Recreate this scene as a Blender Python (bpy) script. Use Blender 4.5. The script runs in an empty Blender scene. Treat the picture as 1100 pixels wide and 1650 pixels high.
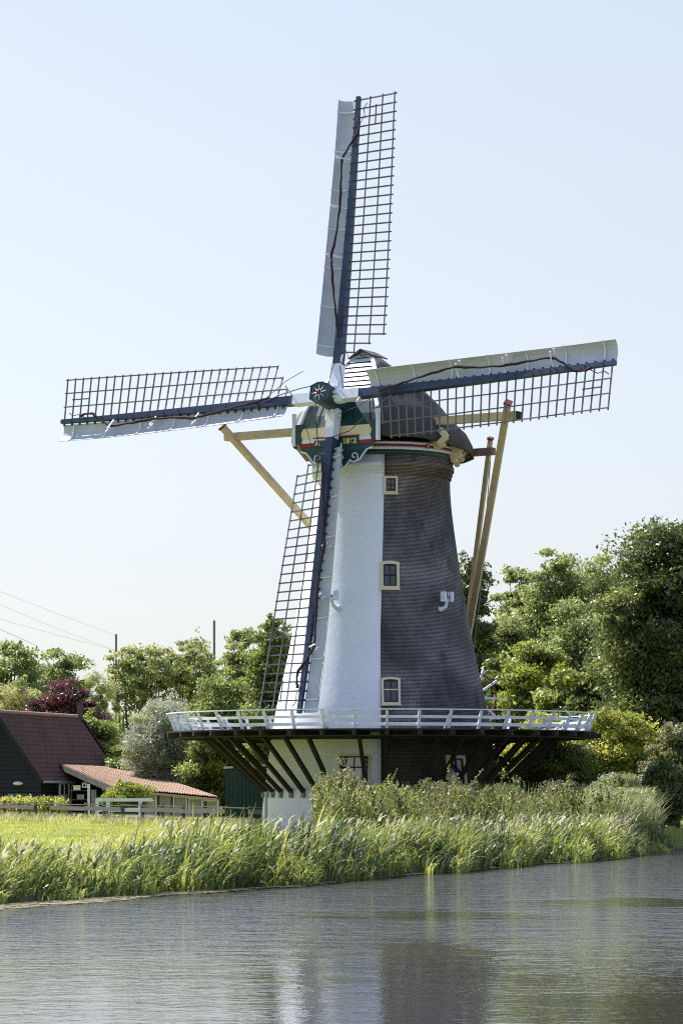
import bpy, math, random
import numpy as np
from math import sin, cos, tan, pi, radians, sqrt, atan2, asin
from mathutils import Vector, Matrix

scene = bpy.context.scene
# ------------------------------------------------------------------ camera
F = 4606.0          # focal length in photograph pixels (photo 1100 wide)
CZ = 1.9            # eye height above the meadow
HOR = 1265.0        # horizon row
cam_d = bpy.data.cameras.new("camera"); cam = bpy.data.objects.new("camera", cam_d)
scene.collection.objects.link(cam); scene.camera = cam
cam.location = (0, 0, CZ); cam.rotation_euler = (radians(90), 0, 0)
cam_d.sensor_fit = 'HORIZONTAL'; cam_d.sensor_width = 36.0
cam_d.lens = 36.0 * F / 1100.0
cam_d.shift_y = (HOR - 825.0) / 1100.0
cam_d.clip_start = 0.5; cam_d.clip_end = 9000
# ------------------------------------------------------------------ light
SUN_EL = radians(50); SUN_BEHIND = radians(40)     # sun stands left of and behind the mill
sdir = Vector((-cos(SUN_BEHIND) * cos(SUN_EL), sin(SUN_BEHIND) * cos(SUN_EL), sin(SUN_EL)))
sun_d = bpy.data.lights.new("sun", 'SUN'); sun = bpy.data.objects.new("sun", sun_d)
scene.collection.objects.link(sun)
sun_d.energy = 4.8; sun_d.angle = radians(0.5); sun_d.color = (1.0, 0.955, 0.88)
sun.rotation_euler = sdir.to_track_quat('Z', 'Y').to_euler()
sun.location = (-60, 160, 90)
world = bpy.data.worlds.new("World"); scene.world = world; world.use_nodes = True
wn = world.node_tree; wn.nodes.clear()
sky = wn.nodes.new('ShaderNodeTexSky'); sky.sky_type = 'NISHITA'; sky.sun_disc = False
sky.sun_elevation = SUN_EL
sky.sun_rotation = atan2(sdir.x, sdir.y)
sky.air_density = 1.0; sky.dust_density = 1.2; sky.ozone_density = 2.0; sky.altitude = 0
bg = wn.nodes.new('ShaderNodeBackground'); bg.inputs[1].default_value = 0.105
wo = wn.nodes.new('ShaderNodeOutputWorld')
hs_ = wn.nodes.new('ShaderNodeHueSaturation'); hs_.inputs['Saturation'].default_value = .60
gm_ = wn.nodes.new('ShaderNodeGamma'); gm_.inputs[1].default_value = .62
mu_ = wn.nodes.new('ShaderNodeMix'); mu_.data_type = 'RGBA'; mu_.blend_type = 'MULTIPLY'; mu_.inputs[0].default_value = 1
mu_.inputs[7].default_value = (1.44, 1.45, 1.49, 1)        # summer haze: paler and a touch more violet than the clean model sky
wn.links.new(sky.outputs[0], hs_.inputs['Color']); wn.links.new(hs_.outputs[0], gm_.inputs[0]); wn.links.new(gm_.outputs[0], mu_.inputs[6])
# the summer haze only lies low: higher up the sky is the deeper blue that fills the shade
tc_ = wn.nodes.new('ShaderNodeTexCoord'); sx_ = wn.nodes.new('ShaderNodeSeparateXYZ'); mr_ = wn.nodes.new('ShaderNodeMapRange'); mr_.interpolation_type = 'SMOOTHSTEP'
mr_.inputs[1].default_value = .18; mr_.inputs[2].default_value = .75
wn.links.new(tc_.outputs['Generated'], sx_.inputs[0]); wn.links.new(sx_.outputs[2], mr_.inputs[0])
m3_ = wn.nodes.new('ShaderNodeMix'); m3_.data_type = 'RGBA'; m3_.blend_type = 'MULTIPLY'; wn.links.new(mr_.outputs[0], m3_.inputs[0])
m3_.inputs[7].default_value = (.88, 1.12, 1.66, 1); wn.links.new(mu_.outputs[2], m3_.inputs[6])
wn.links.new(m3_.outputs[2], bg.inputs[0]); wn.links.new(bg.outputs[0], wo.inputs[0])
vs = scene.view_settings
vs.view_transform = 'Standard'; vs.look = 'None'; vs.exposure = 0.97; vs.gamma = 1.0
scene.cycles.use_denoising = False; scene.cycles.filter_width = 1.1; scene.cycles.max_bounces = 8; scene.cycles.transparent_max_bounces = 8

rnd = random.Random(7)
rng = np.random.default_rng(11)
COL = scene.collection

# ------------------------------------------------------------------ helpers
def tag(o, label=None, cat=None, group=None, kind=None):
    if label: o["label"] = label
    if cat: o["category"] = cat
    if group: o["group"] = group
    if kind: o["kind"] = kind
    return o

def empty(name, loc, label, cat, group=None, rz=0.0):
    o = bpy.data.objects.new(name, None); COL.objects.link(o)
    o.location = loc; o.rotation_euler = (0, 0, rz); o.empty_display_size = 0.2
    return tag(o, label, cat, group)

def at(px, py, d):
    """world point seen at photo pixel px,py at distance d"""
    return Vector(((px - 550.0) * d / F, d, CZ + (HOR - py) * d / F))

def V(*a): return Vector(a)

class MB:
    def __init__(s): s.v = []; s.f = []; s.m = []; s.uv = {}
    def add(s, vs_, fs, m=0):
        o = len(s.v); s.v += [tuple(p) for p in vs_]
        for f in fs: s.f.append(tuple(i + o for i in f)); s.m.append(m)
    def box(s, c, size, R=None, m=0):
        c = Vector(c); R = R or Matrix.Identity(3)
        x, y, z = [k * .5 for k in size]
        pts = [c + R @ Vector((sx * x, sy * y, sz * z)) for sx in (-1, 1) for sy in (-1, 1) for sz in (-1, 1)]
        s.add(pts, [(0, 1, 3, 2), (4, 6, 7, 5), (0, 4, 5, 1), (2, 3, 7, 6), (0, 2, 6, 4), (1, 5, 7, 3)], m)
    def beam(s, p0, p1, w, h, up=(0, 0, 1), m=0, w1=None, h1=None):
        """w across, h along 'up'"""
        p0 = Vector(p0); p1 = Vector(p1); d = (p1 - p0).normalized(); up = Vector(up)
        a = d.cross(up)
        if a.length < 1e-4: a = d.cross(Vector((1, 0, 0)))
        a.normalize(); b = a.cross(d)
        w1 = w if w1 is None else w1; h1 = h if h1 is None else h1
        pts = []
        for p, ww, hh in ((p0, w, h), (p1, w1, h1)):
            for i, j in ((-1, -1), (1, -1), (1, 1), (-1, 1)):
                pts.append(p + a * (i * ww / 2) + b * (j * hh / 2))
        s.add(pts, [(0, 1, 2, 3), (7, 6, 5, 4), (0, 4, 5, 1), (1, 5, 6, 2), (2, 6, 7, 3), (3, 7, 4, 0)], m)
    def tube(s, pts, r, n=6, m=0, cap=True):
        pts = [Vector(p) for p in pts]; N = len(pts)
        rs = r if isinstance(r, (list, tuple)) else [r] * N
        rings = []; prev = None
        for i, p in enumerate(pts):
            d = (pts[min(i + 1, N - 1)] - pts[max(i - 1, 0)]).normalized()
            if prev is None:
                a = d.cross(Vector((0, 0, 1)));
                if a.length < 1e-3: a = d.cross(Vector((0, 1, 0)))
            else: a = prev - d * prev.dot(d)
            a.normalize(); b = d.cross(a); prev = a
            rings.append([p + (a * cos(2 * pi * k / n) + b * sin(2 * pi * k / n)) * rs[i] for k in range(n)])
        vv = [q for ring in rings for q in ring]; ff = []
        for i in range(N - 1):
            for k in range(n):
                ff.append((i * n + k, i * n + (k + 1) % n, (i + 1) * n + (k + 1) % n, (i + 1) * n + k))
        if cap: ff.append(tuple(range(n - 1, -1, -1))); ff.append(tuple((N - 1) * n + k for k in range(n)))
        s.add(vv, ff, m)
    def grid(s, rows, m=0, close=False):
        n = len(rows[0]); vv = [q for r in rows for q in r]; ff = []
        for i in range(len(rows) - 1):
            for k in range(n if close else n - 1):
                ff.append((i * n + k, i * n + (k + 1) % n, (i + 1) * n + (k + 1) % n, (i + 1) * n + k))
        s.add(vv, ff, m)
    def prism(s, poly, ext, m=0):
        """poly: list of 3D points, ext: vector"""
        n = len(poly); ext = Vector(ext)
        vv = [Vector(p) for p in poly] + [Vector(p) + ext for p in poly]
        ff = [tuple(range(n - 1, -1, -1)), tuple(range(n, 2 * n))] + [(i, (i + 1) % n, n + (i + 1) % n, n + i) for i in range(n)]
        s.add(vv, ff, m)
    def ball(s, c, r, m=0, n=8):
        c = Vector(c); r = r if isinstance(r, (tuple, list)) else (r, r, r)
        rows = [[c + Vector((r[0] * sin(t) * cos(a), r[1] * sin(t) * sin(a), r[2] * cos(t))) for a in [2 * pi * k / n for k in range(n)]]
                for t in [0.01 + (pi - .02) * j / (n // 2 + 1) for j in range(n // 2 + 2)]]
        s.grid(rows, m, True)
    def build(s, name, mats, parent=None, smooth=False, loc=None):
        me = bpy.data.meshes.new(name); me.from_pydata(s.v, [], s.f)
        mats = mats if isinstance(mats, (list, tuple)) else [mats]
        for k in mats: me.materials.append(k)
        if len(mats) > 1: me.polygons.foreach_set('material_index', s.m)
        if smooth: me.polygons.foreach_set('use_smooth', [True] * len(s.f))
        me.update()
        o = bpy.data.objects.new(name, me); COL.objects.link(o)
        if parent: o.parent = parent
        if loc: o.location = loc
        return o

def quads_mesh(name, verts, mats, matidx=None, k=4):
    """verts: (N,k,3) array"""
    N = verts.shape[0]
    me = bpy.data.meshes.new(name)
    me.vertices.add(N * k); me.vertices.foreach_set('co', verts.reshape(-1).astype(np.float32))
    me.loops.add(N * k); me.loops.foreach_set('vertex_index', np.arange(N * k, dtype=np.int32))
    me.polygons.add(N); me.polygons.foreach_set('loop_start', np.arange(0, N * k, k, dtype=np.int32))
    me.polygons.foreach_set('loop_total', np.full(N, k, dtype=np.int32))
    mats = mats if isinstance(mats, (list, tuple)) else [mats]
    for q in mats: me.materials.append(q)
    if matidx is not None: me.polygons.foreach_set('material_index', matidx.astype(np.int32))
    me.update(calc_edges=True)
    return me

def obj(name, me, parent=None, loc=None):
    o = bpy.data.objects.new(name, me); COL.objects.link(o)
    if parent: o.parent = parent
    if loc is not None: o.location = loc
    return o

# ------------------------------------------------------------------ materials
def new_mat(name):
    m = bpy.data.materials.new(name); m.use_nodes = True; nt = m.node_tree
    b = nt.nodes['Principled BSDF']
    return m, nt, b
def N(nt, t, **kw):
    n = nt.nodes.new(t)
    for k, v in kw.items(): setattr(n, k, v)
    return n
def ramp(nt, fac, stops):
    r = N(nt, 'ShaderNodeValToRGB'); e = r.color_ramp.elements
    while len(e) < len(stops): e.new(0.5)
    for i, (p, c) in enumerate(stops):
        e[i].position = p; e[i].color = (*c, 1) if len(c) == 3 else c
    nt.links.new(fac, r.inputs[0]); return r.outputs[0]
def noise(nt, scale, detail=4, vec=None, rough=.55, dist=0):
    n = N(nt, 'ShaderNodeTexNoise'); n.inputs['Scale'].default_value = scale; n.inputs['Detail'].default_value = detail
    n.inputs['Roughness'].default_value = rough; n.inputs['Distortion'].default_value = dist
    if vec is not None: nt.links.new(vec, n.inputs['Vector'])
    return n.outputs['Fac']
def coords(nt, scale=(1, 1, 1), rot=(0, 0, 0), kind='Object'):
    tc = N(nt, 'ShaderNodeTexCoord'); mp = N(nt, 'ShaderNodeMapping')
    mp.inputs['Scale'].default_value = scale; mp.inputs['Rotation'].default_value = rot
    nt.links.new(tc.outputs[kind], mp.inputs['Vector']); return mp.outputs[0]
def mixc(nt, fac, a, b, mode='MIX'):
    m = N(nt, 'ShaderNodeMix', data_type='RGBA', blend_type=mode)
    for s, v in ((0, fac), (6, a), (7, b)):
        if isinstance(v, (int, float)): m.inputs[s].default_value = v
        elif isinstance(v, tuple): m.inputs[s].default_value = (*v, 1) if len(v) == 3 else v
        else: nt.links.new(v, m.inputs[s])
    return m.outputs[2]
def bump(nt, b, h, strength=.4, dist=.02):
    bp = N(nt, 'ShaderNodeBump'); bp.inputs['Strength'].default_value = strength; bp.inputs['Distance'].default_value = dist
    nt.links.new(h, bp.inputs['Height']); nt.links.new(bp.outputs[0], b.inputs['Normal'])

def paint(name, c, rough=.5, var=.18, sc=3.0, bs=.15, grain=(1, 1, 1), spec=.4):
    """painted or bare surface with uneven tone and faint relief"""
    m, nt, b = new_mat(name)
    v = coords(nt, grain)
    f = noise(nt, sc, 6, v)
    lo = tuple(k * (1 - var) for k in c); hi = tuple(min(1, k * (1 + var)) for k in c)
    col = ramp(nt, f, [(.3, lo), (.7, hi)])
    f2 = noise(nt, sc * 9, 3, v)
    col = mixc(nt, .25, col, ramp(nt, f2, [(.35, lo), (.65, hi)]))
    nt.links.new(col, b.inputs['Base Color']); b.inputs['Roughness'].default_value = rough
    b.inputs['Specular IOR Level'].default_value = spec
    bump(nt, b, f2, bs, .01)
    return m

WHITE = paint('white_paint', (.70, .73, .80), .45, .06)
WALLW = paint('white_plaster', (.72, .745, .79), .8, .04, 1.2, .5)
NAVY = paint('navy_paint', (.028, .042, .085), .38, .25, 2)
LATH = paint('dark_lath', (.13, .125, .135), .55, .3, 4)
GREEN = paint('dark_green_paint', (.012, .05, .052), .4, .2, 2)
GREYGR = paint('grey_green_board', (.09, .13, .13), .5, .15, 2)
CREAM = paint('cream_paint', (.68, .58, .40), .5, .08, 2)
OCHRE = paint('ochre_beam', (.52, .40, .25), .6, .2, 3, .3)
RED = paint('red_paint', (.22, .018, .03), .45, .15)
REDD = paint('faded_red_paint', (.16, .035, .035), .5, .2)
WIRE = paint('pale_wire', (.55, .55, .56), .6, .1)
GOLD = paint('gold_letter', (.75, .58, .25), .4, .1)
BOARD = paint('sail_board', (.48, .505, .55), .5, .12, 1.6)
DECKD = paint('tarred_timber', (.028, .023, .017), .75, .4, 5, .4)
DECKT = paint('deck_timber', (.16, .14, .11), .8, .3, 4, .4)
BROWNU = paint('brown_soffit', (.20, .12, .08), .7, .3, 4)
CLOTH = paint('furled_canvas', (.035, .020, .020), .9, .5, 12, .6)
ROPE = paint('rope', (.05, .045, .045), .9, .3, 20)
IRON = paint('grey_iron', (.18, .18, .19), .5, .2)
BLACKW = paint('black_boards', (.009, .009, .011), .7, .5, 3, .3, (1, 1, 6))
SHED = paint('shed_green', (.012, .04, .042), .6, .25, 3, .3, (6, 6, 1))
GREYW = paint('weathered_wood', (.085, .076, .068), .85, .45, 3, .5, (1, 1, 4))
BARK = paint('bark', (.07, .055, .042), .9, .4, 8, .8, (1, 1, .3))
TIMB = paint('white_timber', (.69, .72, .79), .5, .14, 5, .2)
TEAL = paint('teal_shutter', (.02, .13, .11), .5, .2)
GUTT = paint('pale_gutter', (.42, .42, .43), .5, .15)
GREYP = paint('off_white_panel', (.24, .235, .215), .7, .2, 2)
STEM = paint('dry_stem', (.16, .12, .06), .8, .4, 6)

def glass(name, c=(.02, .025, .035)):
    m, nt, b = new_mat(name)
    f = noise(nt, 1.3, 2)
    nt.links.new(ramp(nt, f, [(.3, c), (.7, tuple(k * 2 + .012 for k in c))]), b.inputs['Base Color'])
    b.inputs['Roughness'].default_value = .06; b.inputs['Specular IOR Level'].default_value = .8
    return m
GLASS = glass('window_glass')

# roofing felt / shingle of the cap
def cap_mat():
    m, nt, b = new_mat('cap_shingle')
    uv = N(nt, 'ShaderNodeTexCoord').outputs['UV']
    br = N(nt, 'ShaderNodeTexBrick'); br.inputs['Scale'].default_value = 1
    br.inputs['Brick Width'].default_value = .32; br.inputs['Row Height'].default_value = .2; br.inputs['Mortar Size'].default_value = .02
    br.inputs['Color1'].default_value = (.036, .031, .030, 1); br.inputs['Color2'].default_value = (.062, .053, .049, 1)
    br.inputs['Mortar'].default_value = (.03, .028, .03, 1)
    nt.links.new(uv, br.inputs['Vector'])
    n = noise(nt, 1.1, 6, coords(nt)); n2 = noise(nt, 22, 4, coords(nt))
    c = mixc(nt, .5, br.outputs[0], ramp(nt, n, [(.3, (.026, .022, .022)), (.7, (.085, .073, .068))]))
    c = mixc(nt, .3, c, ramp(nt, n2, [(.4, (.03, .03, .03)), (.65, (.16, .14, .12))]))
    nt.links.new(c, b.inputs['Base Color']); b.inputs['Roughness'].default_value = .85
    bump(nt, b, n2, .5, .03)
    return m
CAPM = cap_mat()

def brick_mat():
    m, nt, b = new_mat('dark_brick')
    uv = N(nt, 'ShaderNodeTexCoord').outputs['UV']
    br = N(nt, 'ShaderNodeTexBrick'); br.inputs['Scale'].default_value = 1
    br.inputs['Brick Width'].default_value = .18; br.inputs['Row Height'].default_value = .055
    br.inputs['Mortar Size'].default_value = .007; br.inputs['Mortar Smooth'].default_value = .2; br.inputs['Bias'].default_value = -.2
    br.inputs['Color1'].default_value = (.019, .017, .017, 1); br.inputs['Color2'].default_value = (.060, .053, .050, 1)
    br.inputs['Mortar'].default_value = (.24, .235, .235, 1)
    nt.links.new(uv, br.inputs['Vector'])
    oc = coords(nt)
    big = noise(nt, .33, 5, oc, .6, .6)
    tone = ramp(nt, big, [(.36, (.38, .37, .40)), (.5, (.95, .95, 1.0)), (.64, (1.75, 1.75, 1.85))])
    c = mixc(nt, 1.0, br.outputs[0], tone, 'MULTIPLY')
    # sooty patches of darker repointing
    d = noise(nt, .9, 3, coords(nt, (1, 1, .8)), .5, .3)
    c = mixc(nt, ramp(nt, d, [(.57, (0, 0, 0)), (.68, (.6, .6, .6))]), c, (.014, .014, .018))
    # warmer, dirtier towards the top courses
    sp = N(nt, 'ShaderNodeSeparateXYZ'); nt.links.new(oc, sp.inputs[0])
    mr = N(nt, 'ShaderNodeMapRange'); mr.inputs[1].default_value = 12.5; mr.inputs[2].default_value = 15
    nt.links.new(sp.outputs[2], mr.inputs[0])
    c = mixc(nt, mr.outputs[0], c, mixc(nt, 1.0, c, (1.25, 1.0, .78), 'MULTIPLY'))
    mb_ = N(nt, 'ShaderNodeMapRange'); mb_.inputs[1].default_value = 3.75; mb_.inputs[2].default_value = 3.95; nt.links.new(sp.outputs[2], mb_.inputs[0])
    c = mixc(nt, mb_.outputs[0], mixc(nt, 1.0, c, (.36, .32, .30), 'MULTIPLY'), c)      # darker brick below the stage
    sc = noise(nt, 9, 2, oc)
    c = mixc(nt, ramp(nt, sc, [(.72, (0, 0, 0)), (.76, (.5, .5, .5))]), c, (.30, .28, .25))
    nt.links.new(c, b.inputs['Base Color']); b.inputs['Roughness'].default_value = .8
    inv = N(nt, 'ShaderNodeMath', operation='SUBTRACT'); inv.inputs[0].default_value = 1; nt.links.new(br.outputs['Fac'], inv.inputs[1])
    bump(nt, b, inv.outputs[0], .35, .01)
    return m
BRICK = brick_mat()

def plaster_mat():
    m, nt, b = new_mat('white_tower_plaster')
    oc = coords(nt)
    n = noise(nt, .5, 6, oc); n2 = noise(nt, 3.2, 4, oc, .5); n3 = noise(nt, 2.0, 6, coords(nt, (1.6, 1.6, .35)))
    c = ramp(nt, n, [(.3, (.73, .76, .84)), (.7, (.80, .82, .88))])
    c = mixc(nt, ramp(nt, n3, [(.58, (0, 0, 0)), (.75, (.25, .25, .25))]), c, (.54, .57, .62))
    nt.links.new(c, b.inputs['Base Color']); b.inputs['Roughness'].default_value = .75
    bump(nt, b, n2, .13, .05)
    return m
PLASTER = plaster_mat()

def leaf_mat(name, dark, light, trans=.5, sc=.7):
    m, nt, b = new_mat(name)
    oi = N(nt, 'ShaderNodeObjectInfo')
    g = N(nt, 'ShaderNodeNewGeometry')
    f = noise(nt, sc, 3, g.outputs['Position']); f2 = noise(nt, 7, 2, g.outputs['Position'])
    mx = N(nt, 'ShaderNodeMath', operation='MULTIPLY_ADD'); nt.links.new(f2, mx.inputs[0]); mx.inputs[1].default_value = .6; 
    a2 = N(nt, 'ShaderNodeMath', operation='SUBTRACT'); nt.links.new(f, a2.inputs[0]); a2.inputs[1].default_value = .3
    nt.links.new(a2.outputs[0], mx.inputs[2])
    c = ramp(nt, mx.outputs[0], [(.3, dark), (.68, light)])
    nt.links.new(c, b.inputs['Base Color']); b.inputs['Roughness'].default_value = .42; b.inputs['Specular IOR Level'].default_value = .6
    t = N(nt, 'ShaderNodeBsdfTranslucent')
    hs = N(nt, 'ShaderNodeHueSaturation'); hs.inputs['Hue'].default_value = .485; hs.inputs['Saturation'].default_value = 1.0; hs.inputs['Value'].default_value = 1.9
    nt.links.new(c, hs.inputs['Color']); nt.links.new(hs.outputs[0], t.inputs[0])
    ms = N(nt, 'ShaderNodeMixShader'); ms.inputs[0].default_value = trans
    nt.links.new(b.outputs[0], ms.inputs[1]); nt.links.new(t.outputs[0], ms.inputs[2])
    nt.links.new(ms.outputs[0], nt.nodes['Material Output'].inputs[0])
    return m

def tile_mat(name, c0, c1, c2):
    m, nt, b = new_mat(name)
    g = coords(nt)
    n = noise(nt, 6.5, 3, g); n2 = noise(nt, .55, 5, g, .6)
    c = ramp(nt, n, [(.3, c0), (.7, c1)])
    c = mixc(nt, ramp(nt, n2, [(.42, (0, 0, 0)), (.66, (.8, .8, .8))]), c, c2)
    nt.links.new(c, b.inputs['Base Color']); b.inputs['Roughness'].default_value = .8
    bump(nt, b, n, .3, .02)
    return m
TILE_D = tile_mat('dark_roof_tile', (.10, .048, .034), (.175, .080, .053), (.07, .052, .042))
TILE_L = tile_mat('orange_roof_tile', (.25, .14, .085), (.43, .26, .165), (.25, .18, .13))

# ------------------------------------------------------------------ ground, water
ZW = -0.55
BK = [(-400, 20), (-60, 24), (-30, 36), (-16, 46), (-6.9, 59), (-4.2, 63.6), (-1.05, 70), (.1, 72.5), (2.7, 79.5), (5.6, 86.5), (8.0, 92), (10.4, 98.5), (11.6, 104.5), (13.5, 107), (22, 112), (60, 122), (400, 150)]
bx = [p[0] for p in BK]; by = [p[1] for p in BK]
def bank(x): return float(np.interp(x, bx, by)) + .5 * sin(x * 1.3) + .3 * sin(x * 3.1 + 1)
def build_ground():
    xs = sorted(set([round(v, 3) for v in list(np.linspace(-24, 24, 161)) + [-3500, -1500, -700, -400, -250, -160, -110, -80, -60, -50, -40, -34, -28, 28, 34, 40, 50, 60, 80, 110, 160, 250, 400, 700, 1500, 3500]]))
    off = [-3, -1.5, -.7, -.25, 0, .3, .7, 1.2, 2, 3, 4.5, 6.5, 9, 12, 16, 21, 27, 34, 42, 52, 65, 80, 100, 130, 180, 260, 400, 700, 1400, 3500]
    prof = {-3: -1.7, -1.5: -1.2, -.7: -.82, -.25: -.64, 0: -.56, .3: -.45, .7: -.34, 1.2: -.24, 2: -.12, 3: -.05}
    rows = []
    for x in xs:
        r = [(x, -3500, .0), (x, -200, 0), (x, -30, .0), (x, -8, -.05), (x, -4.5, -.4), (x, -3.5, -.7), (x, -1.5, -1.7)]
        y0 = bank(x)
        for o in off:
            z = prof.get(o, 0.0)
            if 0 < o < 100: z += .04 * sin(x * .7 + o) + .03 * sin(x * 1.9 - o * .8)
            r.append((x, y0 + o, z))
        rows.append(r)
    mb = MB(); mb.grid(rows)
    m, nt, b = new_mat('meadow_soil')
    g = coords(nt)
    n = noise(nt, .35, 5, g); n2 = noise(nt, 6, 5, g)
    c = ramp(nt, n, [(.3, (.13, .16, .025)), (.55, (.22, .25, .04)), (.75, (.30, .29, .07))])
    c = mixc(nt, .4, c, ramp(nt, n2, [(.35, (.06, .09, .015)), (.65, (.30, .32, .08))]))
    sp = N(nt, 'ShaderNodeSeparateXYZ'); nt.links.new(g, sp.inputs[0])
    mr = N(nt, 'ShaderNodeMapRange'); mr.inputs[1].default_value = -.25; mr.inputs[2].default_value = -.4
    nt.links.new(sp.outputs[2], mr.inputs[0])
    c = mixc(nt, mr.outputs[0], c, mixc(nt, n2, (.05, .045, .03), (.14, .115, .08)))
    mr2 = N(nt, 'ShaderNodeMapRange'); mr2.inputs[1].default_value = -2.5; mr2.inputs[2].default_value = -4.5
    nt.links.new(sp.outputs[1], mr2.inputs[0])
    c = mixc(nt, mr2.outputs[0], c, mixc(nt, n2, (.13, .13, .125), (.24, .235, .22)))      # unseen ground behind the camera, greyed to cut green bounce light
    nt.links.new(c, b.inputs['Base Color']); b.inputs['Roughness'].default_value = .95
    b.inputs['Specular IOR Level'].default_value = .1
    bump(nt, b, n2, .8, .05)
    o = mb.build('ground', m, smooth=True); tag(o, 'grassy meadow ground sloping down to the canal bank', kind='structure')
    mb = MB(); xs = [-3000, 3000]; 
    mb.add([(-3000, -2.2, ZW), (3000, -2.2, ZW), (3000, 170, ZW), (-3000, 170, ZW)], [(0, 1, 2, 3)])
    m, nt, b = new_mat('canal_water')
    g = N(nt, 'ShaderNodeNewGeometry').outputs['Position']
    def mp(s, r=0):
        k = N(nt, 'ShaderNodeMapping'); k.inputs['Scale'].default_value = s; k.inputs['Rotation'].default_value = (0, 0, r)
        nt.links.new(g, k.inputs['Vector']); return k.outputs[0]
    a = noise(nt, 1, 3, mp((2.5, 3.1, 1), .25), .6, .4)
    c2 = noise(nt, 1, 2, mp((6.0, 8.0, 1), -.2), .55, .3)
    w = noise(nt, 1, 2, mp((.05, .11, 1), .3), .5)     # wind patches
    # breeze: ruffled in the open reach, calmer close to the near bank and in lee patches by the mill
    def M_(op, a_, b_):
        k = N(nt, 'ShaderNodeMath', operation=op)
        for q, v in ((0, a_), (1, b_)):
            if isinstance(v, (int, float)): k.inputs[q].default_value = v
            else: nt.links.new(v, k.inputs[q])
        return k.outputs[0]
    sx = N(nt, 'ShaderNodeSeparateXYZ'); nt.links.new(g, sx.inputs[0])
    yy = M_('ADD', sx.outputs[1], M_('MULTIPLY', M_('SUBTRACT', w, .5), 16))
    mr_ = N(nt, 'ShaderNodeMapRange'); mr_.interpolation_type = 'SMOOTHSTEP'; mr_.inputs[1].default_value = 32; mr_.inputs[2].default_value = 54; mr_.inputs[3].default_value = .22; mr_.inputs[4].default_value = 2.9
    nt.links.new(yy, mr_.inputs[0]); ampv = mr_.outputs[0]
    wob = noise(nt, 1, 4, mp((.5, .6, 1)), .6)
    for cx_, cy_, rx_, ry_ in ((1.6, 54, 4.2, 4.0), (6.5, 60, 5.0, 5.0), (.8, 40, 3.4, 9)):
        k = N(nt, 'ShaderNodeMapping'); k.vector_type = 'TEXTURE'; k.inputs['Location'].default_value = (cx_, cy_, ZW); k.inputs['Scale'].default_value = (rx_, ry_, 50)
        nt.links.new(g, k.inputs['Vector']); gr = N(nt, 'ShaderNodeTexGradient', gradient_type='SPHERICAL'); nt.links.new(k.outputs[0], gr.inputs[0])
        m2 = N(nt, 'ShaderNodeMapRange'); m2.interpolation_type = 'SMOOTHSTEP'; m2.inputs[1].default_value = .15; m2.inputs[2].default_value = .75; m2.inputs[3].default_value = 1; m2.inputs[4].default_value = .3
        nt.links.new(M_('ADD', gr.outputs[0], M_('MULTIPLY', M_('SUBTRACT', wob, .5), .9)), m2.inputs[0]); ampv = M_('MULTIPLY', ampv, m2.outputs[0])
    s1 = N(nt, 'ShaderNodeMath', operation='MULTIPLY_ADD'); nt.links.new(c2, s1.inputs[0]); s1.inputs[1].default_value = .35; nt.links.new(a, s1.inputs[2])
    sw = noise(nt, 1, 1, mp((.75, 1.2, 1), .1), .5)
    s3 = N(nt, 'ShaderNodeMath', operation='MULTIPLY_ADD'); nt.links.new(sw, s3.inputs[0]); s3.inputs[1].default_value = .9; nt.links.new(s1.outputs[0], s3.inputs[2])
    s2 = N(nt, 'ShaderNodeMath', operation='MULTIPLY'); nt.links.new(s3.outputs[0], s2.inputs[0]); nt.links.new(ampv, s2.inputs[1])
    b.inputs['Base Color'].default_value = (.052, .048, .040, 1); b.inputs['Roughness'].default_value = .05
    b.inputs['IOR'].default_value = 2.9; b.inputs['Specular IOR Level'].default_value = .5
    bump(nt, b, s2.outputs[0], 1.0, .026); b.inputs['Specular Tint'].default_value = (.87, .94, 1.0, 1)
    o = mb.build('water', m); tag(o, 'rippled canal water reflecting sky and mill', kind='structure')
build_ground()

# ------------------------------------------------------------------ windmill
PSI, TAU, ROLL = radians(31.6), radians(11.9), radians(1.15)
AX = V((615 - 550) / 38.9, 118.4, 0)         # tower axis
mill = empty('windmill', AX, 'tall brick tower mill half painted white with four lattice sails and a white railed stage', 'windmill')
SA = 38.9
def zy(y): return CZ + (HOR - y) / SA
PROF = [(0, 4.98), (zy(1300), 4.92), (zy(1235), 4.72), (zy(1190), 4.56), (zy(1143), 4.36), (zy(1100), 4.11), (zy(1050), 3.83), (zy(1000), 3.57), (zy(943), 3.32), (zy(884), 3.09),
        (zy(850), 2.97), (zy(821), 2.88), (zy(795), 2.83), (zy(775), 2.82)]
def rad(z): return float(np.interp(z, [p[0] for p in PROF], [p[1] for p in PROF]))
def border(z):   # azimuth of the white/brick border, 0 = facing the camera, positive right
    return float(np.interp(z, [0, 4.5, 8, 11, 15.3], [-.022, -.022, -.03, -.008, .03]))
def wallpt(az, z, dr=0):
    r = rad(z) + dr
    return V(r * sin(az), -r * cos(az), z)
def azof(px, z):
    r = rad(z); az = 0
    for _ in range(12):
        D = 118.4 - r * cos(az); x = (px - 550) * D / F - AX.x
        az = asin(max(-.99, min(.99, x / r)))
    return az, D
def wall_at(px, py):
    z = zy(py)
    for _ in range(8):
        az, D = azof(px, z); z = CZ + (HOR - py) * D / F
    return az, z

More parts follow.
